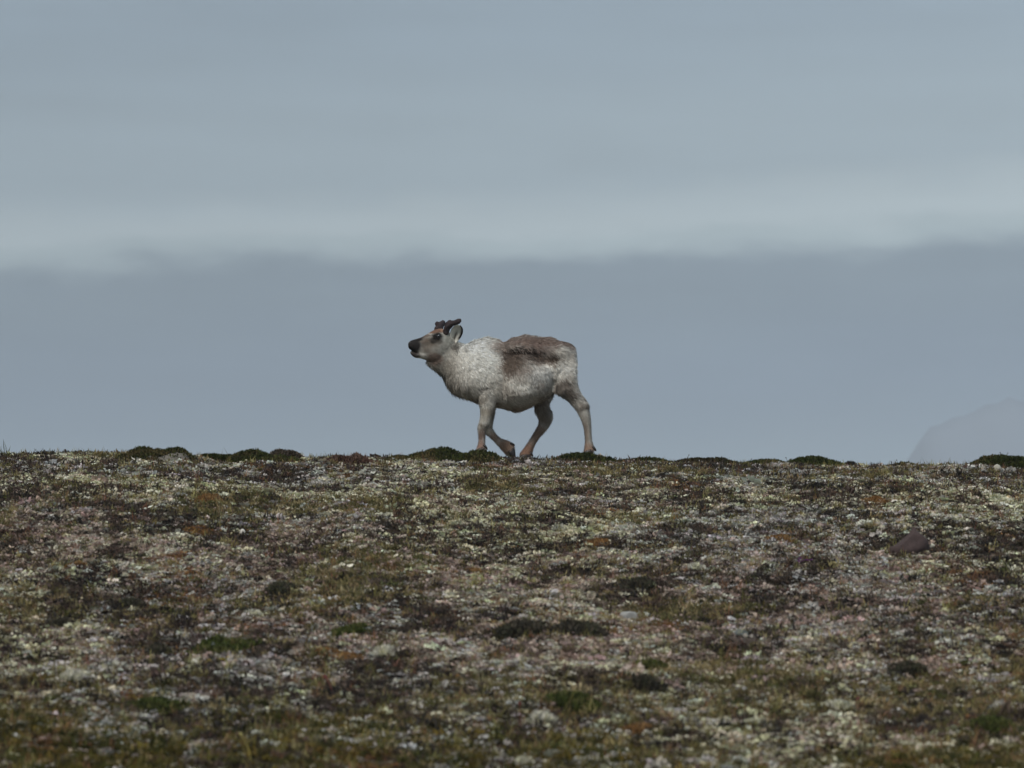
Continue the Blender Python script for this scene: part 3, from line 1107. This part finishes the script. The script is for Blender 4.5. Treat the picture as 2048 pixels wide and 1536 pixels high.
def build_body():
    bm = bmesh.new()
    # head
    loft(bm, [(814.8, 687, 815.8, 695, .026, 0), (817, 683, 818, 697.5, .040, 0), (822, 679.5, 823, 700.5, .046, 0), (831, 676.5, 831, 706, .049, 0),
              (842, 672.5, 842, 712.5, .051, 0), (855, 665, 853, 719, .060, 0, .10), (868, 657, 867, 724, .076, 0, .05), (882, 653.5, 882, 724, .082, 0),
              (895, 656, 896, 718, .078, 0), (907, 666, 906, 708, .055, 0), (914, 678, 912, 698, .02, 0)], shear=HEAD_SHEAR)
    # lower jaw, a little open
    loft(bm, [(818.5, 701.5, 820, 707, .018, 0), (822, 703, 823.5, 711, .030, 0), (828, 705, 829, 714.5, .036, 0), (836, 704, 838, 715.5, .040, 0), (848, 700, 850, 718, .045, 0)], shear=HEAD_SHEAR)
    # neck, trunk
    loft(bm, [(890, 662, 850, 724, .055, -.01), (905, 670, 860, 732, .072, -.008), (919, 678, 873, 740, .088, 0), (931, 682, 885, 752, .105, 0, .1),
              (946, 676, 896, 769, .125, 0, .2), (960, 672, 913, 784, .150, 0, .3), (975, 670, 933, 794, .172, 0, .32), (993, 673.5, 960, 807, .190, 0, .3),
              (1008, 679.5, 988, 812, .205, 0, .25), (1023, 673, 1012, 816, .222, 0, .25), (1040, 668.5, 1032, 820, .235, 0, .25),
              (1060, 667, 1054, 814, .235, 0, .25), (1081, 670, 1076, 805, .215, 0, .22), (1101, 670, 1096, 796, .192, 0, .22),
              (1116, 676.5, 1112, 783, .176, 0, .2), (1137, 682, 1130, 770, .158, 0, .15), (1149.5, 690, 1143, 758, .125, 0), (1154, 704, 1151, 742, .075, 0),
              (1154, 716, 1154, 732, .02, 0)], sides=36)
    # near hind leg
    loft(bm, [(1102, 726, 1150, 704, .030, -.11), (1102, 748, 1153, 728, .055, -.115), (1103, 769, 1155, 748, .066, -.122), (1107, 787, 1157.5, 770, .066, -.124),
              (1122, 796, 1162, 785, .056, -.125), (1137, 807, 1169, 797, .044, -.122), (1150, 820, 1177.5, 810, .037, -.12), (1160, 836, 1180.5, 828, .034, -.118),
              (1166.5, 852, 1182, 846, .029, -.116), (1169.5, 866, 1183, 865, .025, -.115), (1171, 884, 1184, 882, .025, -.115), (1170, 896, 1187, 895, .030, -.116),
              (1168.5, 906, 1189, 903, .035, -.118), (1169, 912, 1186, 910, .034, -.118)])
    # far hind leg
    loft(bm, [(1062, 740, 1125, 722, .04, .10), (1060, 772, 1118, 756, .07, .115), (1064, 795, 1109, 784, .066, .12), (1068, 811, 1101, 804, .056, .12),
              (1076, 827, 1105, 818, .046, .12), (1078.5, 840, 1106, 832, .040, .12), (1075, 850, 1101, 845, .035, .12), (1067, 864, 1091, 858, .029, .12),
              (1058, 879, 1078, 873, .026, .12), (1051, 890, 1070, 886, .027, .12), (1044, 899, 1066, 897, .032, .12), (1040, 906, 1064, 906, .035, .12), (1041, 911, 1060, 912, .032, .12)])
    # near front leg
    loft(bm, [(965, 735, 1005, 725, .04, -.115), (956, 765, 1006, 755, .068, -.125), (954, 790, 1000, 783, .066, -.13), (957, 809, 992, 806, .054, -.13),
              (960.5, 822, 988, 820, .044, -.13), (961, 836, 985, 834, .038, -.13), (958.5, 849, 981, 847, .035, -.13), (956, 858, 976, 858, .034, -.13),
              (956.5, 868, 972, 868, .029, -.13), (957.5, 880, 970, 880, .025, -.13), (957, 891, 969.5, 891, .026, -.13), (954, 899, 970.5, 898, .031, -.13),
              (952, 906, 972, 904, .034, -.13), (952, 909, 968, 909, .032, -.13)])
    # far front leg, lifted and folded at the wrist
    loft(bm, [(958, 770, 1002, 765, .05, .10), (957, 795, 998, 790, .060, .12), (960, 815, 990, 812, .050, .125), (963, 834, 987, 832, .040, .125),
              (965, 848, 985, 843, .036, .125), (969, 861, 984, 851, .035, .125), (978, 869, 989, 860, .032, .125), (986, 876, 996, 869, .028, .125),
              (993, 884, 1006, 875, .028, .125), (1000, 892, 1017, 878, .032, .125), (1007, 900, 1026, 885, .034, .125), (1013, 906, 1029, 893, .034, .125),
              (1019, 909, 1029, 901, .028, .125)])
    return remeshed(bm, 0.006, 4)


def gauss(px, py, cx, cy, rx, ry):
    return np.exp(-((px - cx) / rx) ** 2 - ((py - cy) / ry) ** 2)


COAT_AND_SHADE = [  # px, py, rx, ry, colour, strength; coat patches, plus a shaded crease and nose highlight
    (1000, 720, 24, 30, (160, 148, 136), .45), (1040, 752, 34, 14, (168, 158, 147), .5),
    (885, 738, 30, 26, (146, 138, 126), .75), (905, 770, 26, 14, (140, 130, 118), .7), (940, 797, 34, 9, (140, 126, 112), .7),
    (950, 690, 34, 16, (226, 224, 218), .8), (962, 728, 30, 34, (222, 219, 210), .8),
    (1062, 684, 62, 17, (120, 99, 89), .95), (1120, 686, 34, 11, (120, 102, 92), .95), (1000, 684, 16, 9, (134, 114, 102), .75),
    (986, 690, 20, 9, (138, 120, 108), .65),
    (1020, 726, 26, 26, (96, 81, 70), .92), (1050, 712, 50, 10, (92, 76, 66), .9), (1040, 704, 50, 8, (54, 44, 37), .95), (1080, 718, 34, 9, (104, 88, 77), .85),
    (1006, 703, 13, 12, (82, 66, 56), .8), (1105, 712, 14, 9, (74, 60, 50), .9), (1098, 724, 15, 6, (100, 84, 72), .75),
    (1074, 700, 26, 6, (138, 120, 110), .7), (1030, 690, 20, 5, (140, 122, 110), .7), (1090, 678, 30, 5, (140, 122, 110), .6),
    (1125, 703, 17, 10, (196, 190, 180), .95), (1139, 706, 9, 12, (150, 138, 130), .6), (1066, 725, 22, 5, (170, 156, 144), .6),
    (1040, 746, 26, 10, (160, 150, 140), .6), (1075, 748, 30, 16, (206, 202, 196), .7), (1130, 737, 20, 13, (206, 202, 194), .7),
    (1078, 772, 20, 7, (132, 122, 114), .65), (1048, 785, 32, 4, (146, 134, 126), .55), (1090, 770, 6, 3, (50, 44, 40), .6),
    (962, 777, 15, 8, (134, 128, 122), .75), (1008, 790, 5, 16, (128, 120, 112), .5),
    (1030, 817, 52, 6, (150, 132, 120), .7), (1060, 800, 34, 8, (168, 158, 146), .5),
    (1126, 772, 19, 21, (104, 92, 82), .88), (1138, 790, 18, 9, (92, 80, 70), .85), (1110, 780, 6, 18, (80, 68, 58), .6), (1152, 752, 8, 34, (196, 192, 186), .8),  # narrow dark mark before the thigh is crease shade painted in
    (1150, 775, 9, 20, (150, 142, 134), .6), (1166, 806, 12, 20, (158, 148, 138), .7), (1174, 812, 8, 8, (92, 80, 70), .8),
    (1155, 815, 14, 12, (120, 108, 97), .6), (1178, 850, 10, 26, (170, 162, 152), .6), (1168, 872, 8, 30, (128, 106, 92), .6), (1177, 900, 16, 14, (156, 124, 104), .85),
    (1090, 806, 20, 18, (112, 100, 90), .8), (1094, 832, 16, 14, (122, 108, 96), .8), (1078, 866, 24, 26, (138, 112, 96), .85), (1054, 898, 22, 16, (162, 124, 102), .9),
    (972, 826, 18, 14, (182, 172, 156), .8), (968, 853, 16, 5, (100, 88, 72), .85), (964, 872, 14, 12, (128, 100, 86), .85), (963, 893, 14, 12, (164, 126, 110), .85),
    (990, 868, 16, 10, (136, 112, 98), .8), (1012, 888, 20, 16, (162, 130, 108), .9), (984, 822, 6, 20, (104, 92, 80), .6),
    (1042, 705, 52, 7.5, (46, 37, 31), .95), (1102, 712, 13, 8, (58, 48, 40), .88), (1012, 712, 12, 10, (66, 55, 47), .7),
    (1018, 732, 20, 18, (98, 84, 73), .75), (1048, 740, 18, 9, (128, 114, 104), .6),
    (1128, 704, 17, 10, (194, 187, 177), .85), (1070, 728, 24, 5, (176, 164, 152), .6), (1146, 722, 9, 16, (190, 184, 176), .7),
    # head
    (830, 710, 13, 7, (70, 62, 60), .85), (856, 692, 19, 17, (116, 105, 94), .9), (882, 702, 22, 14, (176, 171, 161), .8), (866, 716, 18, 12, (134, 112, 100), .85), (893, 675, 9, 16, (186, 182, 170), .8),
    (843, 702, 5, 10, (162, 156, 146), .8), (846, 680, 12, 8, (110, 94, 82), .7), (868, 661, 18, 7, (122, 86, 66), .92), (884, 656, 8, 5, (168, 122, 92), .7),
    (850, 671, 12, 4, (84, 60, 46), .8), (873, 673, 13, 8, (22, 19, 18), .98), (866, 679, 10, 7, (40, 35, 32), .85), (877, 683, 8, 5, (72, 64, 56), .6),
    (827, 691, 17, 18, (36, 32, 32), .98), (836, 677, 12, 5, (30, 25, 24), .95), (824, 708, 9, 6, (64, 56, 54), .8), (820, 685, 3, 3, (84, 82, 82), .6),  # last small grey spot is a painted highlight on the nose
    (906, 688, 8, 11, (58, 52, 46), .85), (928, 695, 6, 5, (104, 98, 90), .6), (905, 655, 4, 4, (190, 186, 176), .5),
]
COAT_BASE = np.array(srgb(211, 206, 196))


def coat_colour(V, fuzz=0.0):
    px = V[:, 0] * PXM + RPX
    py = RPY - V[:, 2] * PXM
    nx = (fbm(V[:, 0] * 26, V[:, 2] * 26 + V[:, 1] * 15, 301, 3) - 0.5) * 13
    ny = (fbm(V[:, 0] * 26 + 50, V[:, 2] * 26 + V[:, 1] * 15, 311, 3) - 0.5) * 13
    head = smooth(905, 880, px) * 0.5
    hd = smooth(905, 885, px)
    px2, py2 = px + nx * (1 - head), py + ny * (1 - head)
    dirt = 0.5 * smooth(0.42, 0.72, fbm(V[:, 0] * 8, V[:, 2] * 8 + V[:, 1] * 6, 341, 3))[:, None]
    c = COAT_BASE * (1 - dirt) + np.array(srgb(172, 162, 149)) * dirt
    for (cx, cy, rx, ry, col, st) in COAT_AND_SHADE:
        g = gauss(px2, py2, cx, cy, rx, ry)
        w = (smooth(0.08, 0.82, g) * (1 - hd) + smooth(0.18, 0.72, g) * hd) * st
        c = c * (1 - w[:, None]) + np.array(srgb(*col)) * w[:, None]
    mot = fbm(V[:, 0] * 60, V[:, 2] * 34 + V[:, 1] * 20, 321, 3)
    c = c * (0.89 + 0.22 * mot)[:, None]
    return np.clip(c, 0.004, 0.8)


def mesh_arrays(me):
    n = len(me.vertices)
    V = np.empty(n * 3)
    me.vertices.foreach_get('co', V)
    Nn = np.empty(n * 3)
    me.vertices.foreach_get('normal', Nn)
    return V.reshape(-1, 3), Nn.reshape(-1, 3)


def build_reindeer():
    root = empty('reindeer', (DEER_X, DEER_Y, DEER_Z))
    tag(root, 'shaggy white and brown reindeer with short velvet antlers walking left along the crest', 'reindeer')
    me = build_body()
    me.name = 'body'
    V, Nn = mesh_arrays(me)
    px, py = V[:, 0] * PXM + RPX, RPY - V[:, 2] * PXM
    side = np.abs(Nn[:, 1])
    # bones and hollows under the coat
    d = 0.030 * gauss(px, py, 1124, 703, 15, 11) - 0.038 * gauss(px, py, 1088, 724, 22, 16) - 0.024 * gauss(px, py, 1040, 708, 44, 8)
    d += 0.022 * gauss(px, py, 976, 735, 22, 30) - 0.018 * gauss(px, py, 1004, 775, 7, 30) - 0.013 * gauss(px, py, 1104, 772, 9, 28)
    d += 0.012 * gauss(px, py, 1060, 790, 40, 10) + 0.010 * gauss(px, py, 880, 676, 5, 5) - 0.008 * gauss(px, py, 855, 690, 10, 6)
    d -= 0.013 * gauss(px, py, 1107, 766, 3.6, 24) + 0.006 * gauss(px, py, 1003 + 0.2 * (py - 782), py, 5, 20) * gauss(px, py, 1003, 784, 12, 16) + 0.008 * gauss(px, py, 960, 782, 8, 4)
    d = d * side
    trunk = smooth(870, 900, px) * smooth(835, 800, py)
    d += trunk * (fbm(V[:, 0] * 16, V[:, 2] * 16 + V[:, 1] * 9, 331, 3) - 0.5) * 0.009
    # room for the coat
    d -= 0.013 * trunk + 0.006 * gauss(px, py, 905, 720, 40, 50)
    # mouth corner and nostril
    ml = np.abs((py - (699.5 + (px - 817) * 0.45)))
    d -= 0.006 * np.exp(-(ml / 1.4) ** 2) * smooth(838, 832, px)
    d -= 0.009 * gauss(px, py, 820, 689, 2.4, 2.0)
    # brow, cheek and knee knobs
    d += 0.006 * gauss(px, py, 874, 664, 8, 3) * side + 0.005 * gauss(px, py, 967, 856, 9, 6) + 0.006 * gauss(px, py, 1170, 815, 9, 8) + 0.005 * gauss(px, py, 1098, 828, 8, 8)
    V2 = V + Nn * d[:, None]
    me.vertices.foreach_set('co', V2.ravel())
    me.update()
    V, Nn = mesh_arrays(me)
    a = me.attributes.new('tint', 'FLOAT_COLOR', 'POINT')
    c4 = np.ones((len(V), 4))
    c4[:, :3] = coat_colour(V) * 0.85
    a.data.foreach_set('color', c4.ravel())
    me.polygons.foreach_set('use_smooth', np.ones(len(me.polygons), bool))
    me.materials.append(MAT['coat'])
    body = bpy.data.objects.new('body', me)
    COL.objects.link(body)
    body.parent = root

    # ---- fur: tapered strands with two bends
    me.calc_loop_triangles()
    nt = len(me.loop_triangles)
    T = np.empty(nt * 3, np.int32)
    me.loop_triangles.foreach_get('vertices', T)
    T = T.reshape(-1, 3)
    A, B, C = V[T[:, 0]], V[T[:, 1]], V[T[:, 2]]
    ar = np.linalg.norm(np.cross(B - A, C - A), axis=1) / 2
    def strands(n, dens, lmul, width, lift_add, sigma, reach):
        idx = RNG.choice(nt, n, p=ar * dens / (ar * dens).sum())
        r1, r2 = np.sqrt(RNG.uniform(0, 1, n)), RNG.uniform(0, 1, n)
        w0, w1, w2 = (1 - r1), r1 * (1 - r2), r1 * r2
        P = A[idx] * w0[:, None] + B[idx] * w1[:, None] + C[idx] * w2[:, None]
        Np = unit(Nn[T[idx, 0]] * w0[:, None] + Nn[T[idx, 1]] * w1[:, None] + Nn[T[idx, 2]] * w2[:, None])
        px, py = P[:, 0] * PXM + RPX, RPY - P[:, 2] * PXM
        headw = smooth(915, 880, px)
        legw = smooth(800, 825, py) * (1 - smooth(0, 1, gauss(px, py, 1030, 812, 60, 14)))
        neckw = smooth(960, 900, px) * (1 - headw)
        Ln = 0.034 * (1 - headw) * (1 - legw) + 0.010 * headw + 0.014 * legw
        Ln += 0.026 * gauss(px, py, 895, 765, 50, 36) + 0.016 * gauss(px, py, 862, 730, 26, 16) + 0.006 * gauss(px, py, 1040, 815, 60, 14)
        Ln *= RNG.uniform(0.6, 1.25, n)
        Ln = np.where((px < 842) & (py > 660), 0.004, Ln)
        Ln *= 1 - 0.85 * gauss(px, py, 877, 672.5, 6, 5)
        flow = np.tile(np.array([0.78, 0, -0.62]), (n, 1))
        flow = flow * (1 - neckw)[:, None] + np.array([0.42, 0, -0.9]) * neckw[:, None]
        flow = flow * (1 - headw)[:, None] + np.array([0.9, 0, -0.35]) * headw[:, None]
        flow = flow * (1 - legw)[:, None] + np.array([0.15, 0, -1.0]) * legw[:, None]
        back = gauss(px, py, 1075, 680, 70, 16)
        flow = flow * (1 - back)[:, None] + np.array([1.0, 0, -0.12]) * back[:, None]
        flank = gauss(px, py, 1060, 760, 60, 32)
        flow = flow * (1 - flank)[:, None] + np.array([0.25, 0, -1.0]) * flank[:, None]
        cl1 = fbm(P[:, 0] * 38, P[:, 2] * 38 + P[:, 1] * 25, 401, 2) - 0.5
        cl2 = fbm(P[:, 0] * 38 + 90, P[:, 2] * 38 + P[:, 1] * 25, 411, 2) - 0.5
        flow = flow + np.stack([cl1 * 0.5, cl2 * 0.3, cl2 * 0.5], 1) + RNG.normal(size=(n, 3)) * 0.20
        tang = unit(flow - Np * (flow * Np).sum(1, keepdims=True))
        lift = (0.17 + 0.25 * (cl1 + 0.2) + 0.65 * gauss(px, py, 885, 762, 45, 36) + 0.3 * legw + 0.2 * gauss(px, py, 1060, 670, 110, 14) + lift_add)[:, None]
        D1 = unit(tang + Np * (lift + 0.25))
        D2 = unit(tang + Np * (lift - 0.15) + np.array([0, 0, -0.12]))
        S = unit(np.cross(D1, Np) + RNG.normal(size=(n, 3)) * 0.25)
        out = (np.cross(-S, D1) * Np).sum(1, keepdims=True)
        S = np.where(out < 0, -S, S)
        Ln = Ln * lmul
        W = width * np.clip(Ln / (0.03 * lmul), 0.45, 1.2)
        m1 = P + D1 * (Ln * 0.5)[:, None]
        tip = m1 + D2 * (Ln * 0.55)[:, None]
        root_p = P - Np * 0.003
        F = np.empty((n, 5, 3))
        F[:, 0] = root_p + S * (W / 2)[:, None]
        F[:, 1] = root_p - S * (W / 2)[:, None]
        F[:, 2] = m1 + S * (W * 0.42)[:, None]
        F[:, 3] = m1 - S * (W * 0.42)[:, None]
        F[:, 4] = tip
        base = np.arange(n)[:, None] * 5
        tri = np.concatenate([base + np.array([[0, 1, 3]]), base + np.array([[0, 3, 2]]), base + np.array([[2, 3, 4]])], 1).reshape(-1, 3)
        lock = fbm(P[:, 0] * 120 + P[:, 2] * 25, P[:, 2] * 40 + P[:, 1] * 60, 421, 2)
        col = coat_colour(P - tang * (np.abs(RNG.normal(0, reach, n)) * (1 - headw))[:, None] + RNG.normal(0, 0.006, (n, 3)) * (1 - headw)[:, None]) * RNG.lognormal(0, sigma, (n, 1)) * (0.84 + 0.32 * lock)[:, None]
        tc = np.repeat(np.clip(col, 0.004, 0.8), 5, 0)
        return F.reshape(-1, 3), tri, tc, Np

    cen = (A + B + C) / 3
    cx_, cy_ = cen[:, 0] * PXM + RPX, RPY - cen[:, 2] * PXM
    shag = 0.03 + smooth(850, 880, cx_) * smooth(826, 806, cy_) * 0.45
    shag += 2.2 * gauss(cx_, cy_, 890, 765, 45, 32) + 1.2 * gauss(cx_, cy_, 1050, 790, 60, 28) + 1.0 * gauss(cx_, cy_, 1145, 770, 16, 40) + 0.8 * gauss(cx_, cy_, 1040, 735, 60, 16)
    shag += 0.25 * smooth(806, 830, cy_)
    V1, T1, C1, N1 = strands(200000, np.ones(len(ar)), 1.0, 0.0025, 0.0, 0.17, 0.018)
    V2, T2, C2, N2 = strands(16000, shag, 1.25, 0.0052, 0.03, 0.13, 0.024)
    FV = np.concatenate([V1, V2])
    tri = np.concatenate([T1, T2 + len(V1)])
    tc = np.concatenate([C1, C2])
    Np = np.concatenate([N1, N2])
    n = len(Np)
    fur = mesh_obj('fur', FV, tri, MAT['fur'], body, tc, True)
    # strands take the light of the coat they lie on
    nrm = np.repeat(unit(Np + unit(RNG.normal(size=(n, 3))) * 0.28), 5, 0)
    fur.data.normals_split_custom_set_from_vertices([tuple(v) for v in nrm])
    tag(fur, kind='stuff')

    bvh = BVHTree.FromPolygons([tuple(v) for v in V], [tuple(p.vertices) for p in me.polygons])

    def surf(pxv, pyv, sgn):
        h = bvh.ray_cast(Vector((lx(pxv), sgn * 2.0, lz(pyv))), Vector((0, -sgn, 0)))
        return np.array(h[0])

    # ---- eyes
    for sgn in (-1, 1):
        p = surf(876.5, 672.5, sgn)
        bm = bmesh.new()
        bmesh.ops.create_uvsphere(bm, u_segments=20, v_segments=12, radius=0.0165)
        Vv = np.array([v.co[:] for v in bm.verts])
        Ff = [tuple(v.index for v in f.verts) for f in bm.faces]
        bm.free()
        Vv = Vv * np.array([1.1, 0.8, 0.9]) + p + np.array([0, -sgn * 0.004, 0])
        mesh_obj('eye', Vv, Ff, MAT['eye'], root, np.tile(np.array([0.006, 0.005, 0.005]), (len(Vv), 1)), True)

    # ---- antlers in velvet
    hy = -HEAD_SHEAR[1] * lx(908 - 884 + RPX)

    def antler(chains):
        bm = bmesh.new()
        for ch in chains:
            ch = np.asarray(ch, float)
            for (p0, p1) in zip(ch[:-1], ch[1:]):
                for t in np.linspace(0, 1, 7):
                    q = p0 * (1 - t) + p1 * t
                    r = q[3] / PXM * 1.06
                    mat = np.eye(4)
                    ret = bmesh.ops.create_icosphere(bm, subdivisions=2, radius=r)
                    bmesh.ops.translate(bm, verts=ret['verts'], vec=(lx(q[0]), q[2], lz(q[1])))
        m = remeshed(bm, 0.0033, 1)
        Va, Na = mesh_arrays(m)
        Va = Va + Na * ((fbm(Va[:, 0] * 90, Va[:, 2] * 90 + Va[:, 1] * 50, 501, 3) - 0.5) * 0.007)[:, None]
        m.vertices.foreach_set('co', Va.ravel())
        at = m.attributes.new('tint', 'FLOAT_COLOR', 'POINT')
        cc = np.ones((len(Va), 4))
        g = fbm(Va[:, 0] * 40, Va[:, 2] * 40, 511, 2)[:, None]
        cc[:, :3] = np.array(srgb(48, 44, 46)) * (1 - g) + np.array(srgb(70, 60, 60)) * g
        at.data.foreach_set('color', cc.ravel())
        m.polygons.foreach_set('use_smooth', np.ones(len(m.polygons), bool))
        m.materials.append(MAT['velvet'])
        m.name = 'antler'
        o = bpy.data.objects.new('antler', m)
        COL.objects.link(o)
        o.parent = root
    ny_, fy_ = hy - 0.042, hy + 0.046
    antler([[(891, 663, ny_, 6.0), (894, 653, ny_ - .012, 6.6), (899.5, 647, ny_ - .022, 7.2), (903, 646, ny_ - .03, 6.2), (909, 645, ny_ - .04, 5.0),
             (915, 643, ny_ - .05, 5.2), (918.5, 641.8, ny_ - .055, 4.4)],
            [(892, 656, ny_ - .01, 5.5), (896.5, 649.5, ny_ - .018, 8.0), (899, 646.5, ny_ - .024, 7.4)]])
    antler([[(878, 662, fy_, 6.5), (877, 652, fy_ + .01, 7.8), (878, 646, fy_ + .02, 7.4), (882, 641.5, fy_ + .03, 6.0), (884.3, 638.8, fy_ + .035, 5.0)],
            [(877, 648, fy_ + .02, 6.2), (872.5, 642, fy_ + .01, 4.6)], [(877, 652, fy_ + .01, 6), (872, 653, fy_ - .01, 5.0)]])

    # ---- ears
    def ear(base, axis_v, side_v, length, width, cup):
        axis_v, side_v = unit(np.array(axis_v, float)), unit(np.array(side_v, float))
        side_v = unit(side_v - axis_v * (axis_v @ side_v))
        nrm_ = np.cross(axis_v, side_v)
        nu, nv = 16, 13
        pts, tints = [], []
        for i in range(nu):
            u = i / (nu - 1)
            wd = width * (0.42 + 0.58 * math.sin(min(u / 0.62, 1) * math.pi / 2)) if u < 0.62 else width * math.sqrt(max(0.0, 1 - ((u - 0.62) / 0.39) ** 2))
            for j in range(nv):
                v = -1 + 2 * j / (nv - 1)
                pts.append(base + axis_v * u * length + side_v * v * wd + nrm_ * (cup * (v * v - 0.6) * (1 - 0.3 * u)))
                cc = np.array(srgb(206, 202, 190))
                rim = smooth(0.5, 0.8, v) * smooth(0.15, 0.4, u)
                rim = max(rim, smooth(0.88, 1.0, u) * smooth(-0.2, 0.5, v))
                cc = cc * (1 - rim) + np.array(srgb(30, 27, 28)) * rim
                fold_shade = math.exp(-((v - 0.0) / 0.26) ** 2) * smooth(0.80, 0.45, u)  # shade inside the cupped ear, painted into its colour
                cc = cc * (1 - 0.92 * fold_shade) + np.array(srgb(56, 51, 44)) * 0.92 * fold_shade
                tints.append(cc)
        fq = []
        for i in range(nu - 1):
            for j in range(nv - 1):
                q = i * nv + j
                fq.append((q, q + 1, q + nv + 1, q + nv))
        o = mesh_obj('ear', np.array(pts), fq, MAT['coat'], root, np.array(tints), True)
        sm = o.modifiers.new('thick', 'SOLIDIFY')
        sm.thickness = 0.005
        sm.offset = 0
        return o
    p = surf(904, 684, -1)
    ear(p + np.array([0, 0.012, 0]), (lx(917.5) - lx(904), -0.030, lz(651) - lz(684)), (1.0, -0.10, 0.35), 0.142, 0.043, -0.026)
    p = surf(897, 674, 1)
    ear(p + np.array([0, -0.012, 0]), (0.02, 0.11, 0.012), (1.0, 0.1, 0.0), 0.12, 0.034, 0.02)

    # ---- tail
    bm = bmesh.new()
    loft(bm, [(1146, 700, 1147, 706, .012, 0), (1151, 702, 1146, 712, .028, 0), (1155.5, 713, 1149, 720, .032, 0), (1157, 724, 1151, 727, .026, 0), (1156.5, 733, 1153.5, 734, .008, 0)], 16)
    tm = remeshed(bm, 0.005, 2)
    Vt, _n2 = mesh_arrays(tm)
    at = tm.attributes.new('tint', 'FLOAT_COLOR', 'POINT')
    cc = np.ones((len(Vt), 4))
    cc[:, :3] = coat_colour(Vt)
    at.data.foreach_set('color', cc.ravel())
    tm.polygons.foreach_set('use_smooth', np.ones(len(tm.polygons), bool))
    tm.materials.append(MAT['coat'])
    tm.name = 'tail'
    t = bpy.data.objects.new('tail', tm)
    COL.objects.link(t)
    t.parent = root

    # ---- hooves: two claws each, with dew claws behind
    def hoof(secs, y, dews):
        bm = bmesh.new()
        for s in (-1, 1):
            loft(bm, [(a, b, c, d, hw, y + s * 0.021) for (a, b, c, d, hw) in secs], 14)
        m = bpy.data.meshes.new('hoof')
        bm.to_mesh(m)
        bm.free()
        at = m.attributes.new('tint', 'FLOAT_COLOR', 'POINT')
        cc = np.ones((len(m.vertices), 4))
        cc[:, :3] = srgb(38, 33, 31)
        at.data.foreach_set('color', cc.ravel())
        m.polygons.foreach_set('use_smooth', np.ones(len(m.polygons), bool))
        m.materials.append(MAT['hoof'])
        o = bpy.data.objects.new('hoof', m)
        COL.objects.link(o)
        o.parent = root
        for (x0, y0, x1, y1) in dews:
            for s in (-1, 1):
                yy = y + s * 0.02
                pts = [np.array([lx(x0), yy, lz(y0)]) * (1 - q) + np.array([lx(x1), yy + s * 0.006, lz(y1)]) * q for q in (0, .35, .7, 1)]
                Vd, Fd = tube(pts, [0.010, 0.0095, 0.007, 0.002], 8)
                mesh_obj('dewclaw', Vd, Fd, MAT['hoof'], o, np.tile(np.array(srgb(44, 38, 35)), (len(Vd), 1)), True)
    hoof([(1060, 905, 1060, 915, .014), (1052, 903, 1052, 917, .019), (1043, 907, 1044, 918, .018), (1036, 914, 1037, 918, .009)], .12, [(1060, 901, 1067, 909)])
    hoof([(1186, 903, 1186, 912, .014), (1179, 901, 1178, 915, .019), (1171, 906, 1171, 916, .018), (1165, 913, 1166, 916, .009)], -.118, [(1186, 897, 1193, 905)])
    hoof([(969, 900, 969, 909, .014), (962, 898, 961, 912, .019), (954, 903, 954, 913, .018), (948, 910, 949, 913, .009)], -.13, [(968, 894, 975, 902)])
    hoof([(1028, 892, 1012, 902, .014), (1030.5, 898, 1017, 907, .019), (1031.5, 906, 1023, 912, .018), (1032, 916, 1029, 917, .007)], .125, [(1021, 883, 1030, 887)])


build_reindeer()
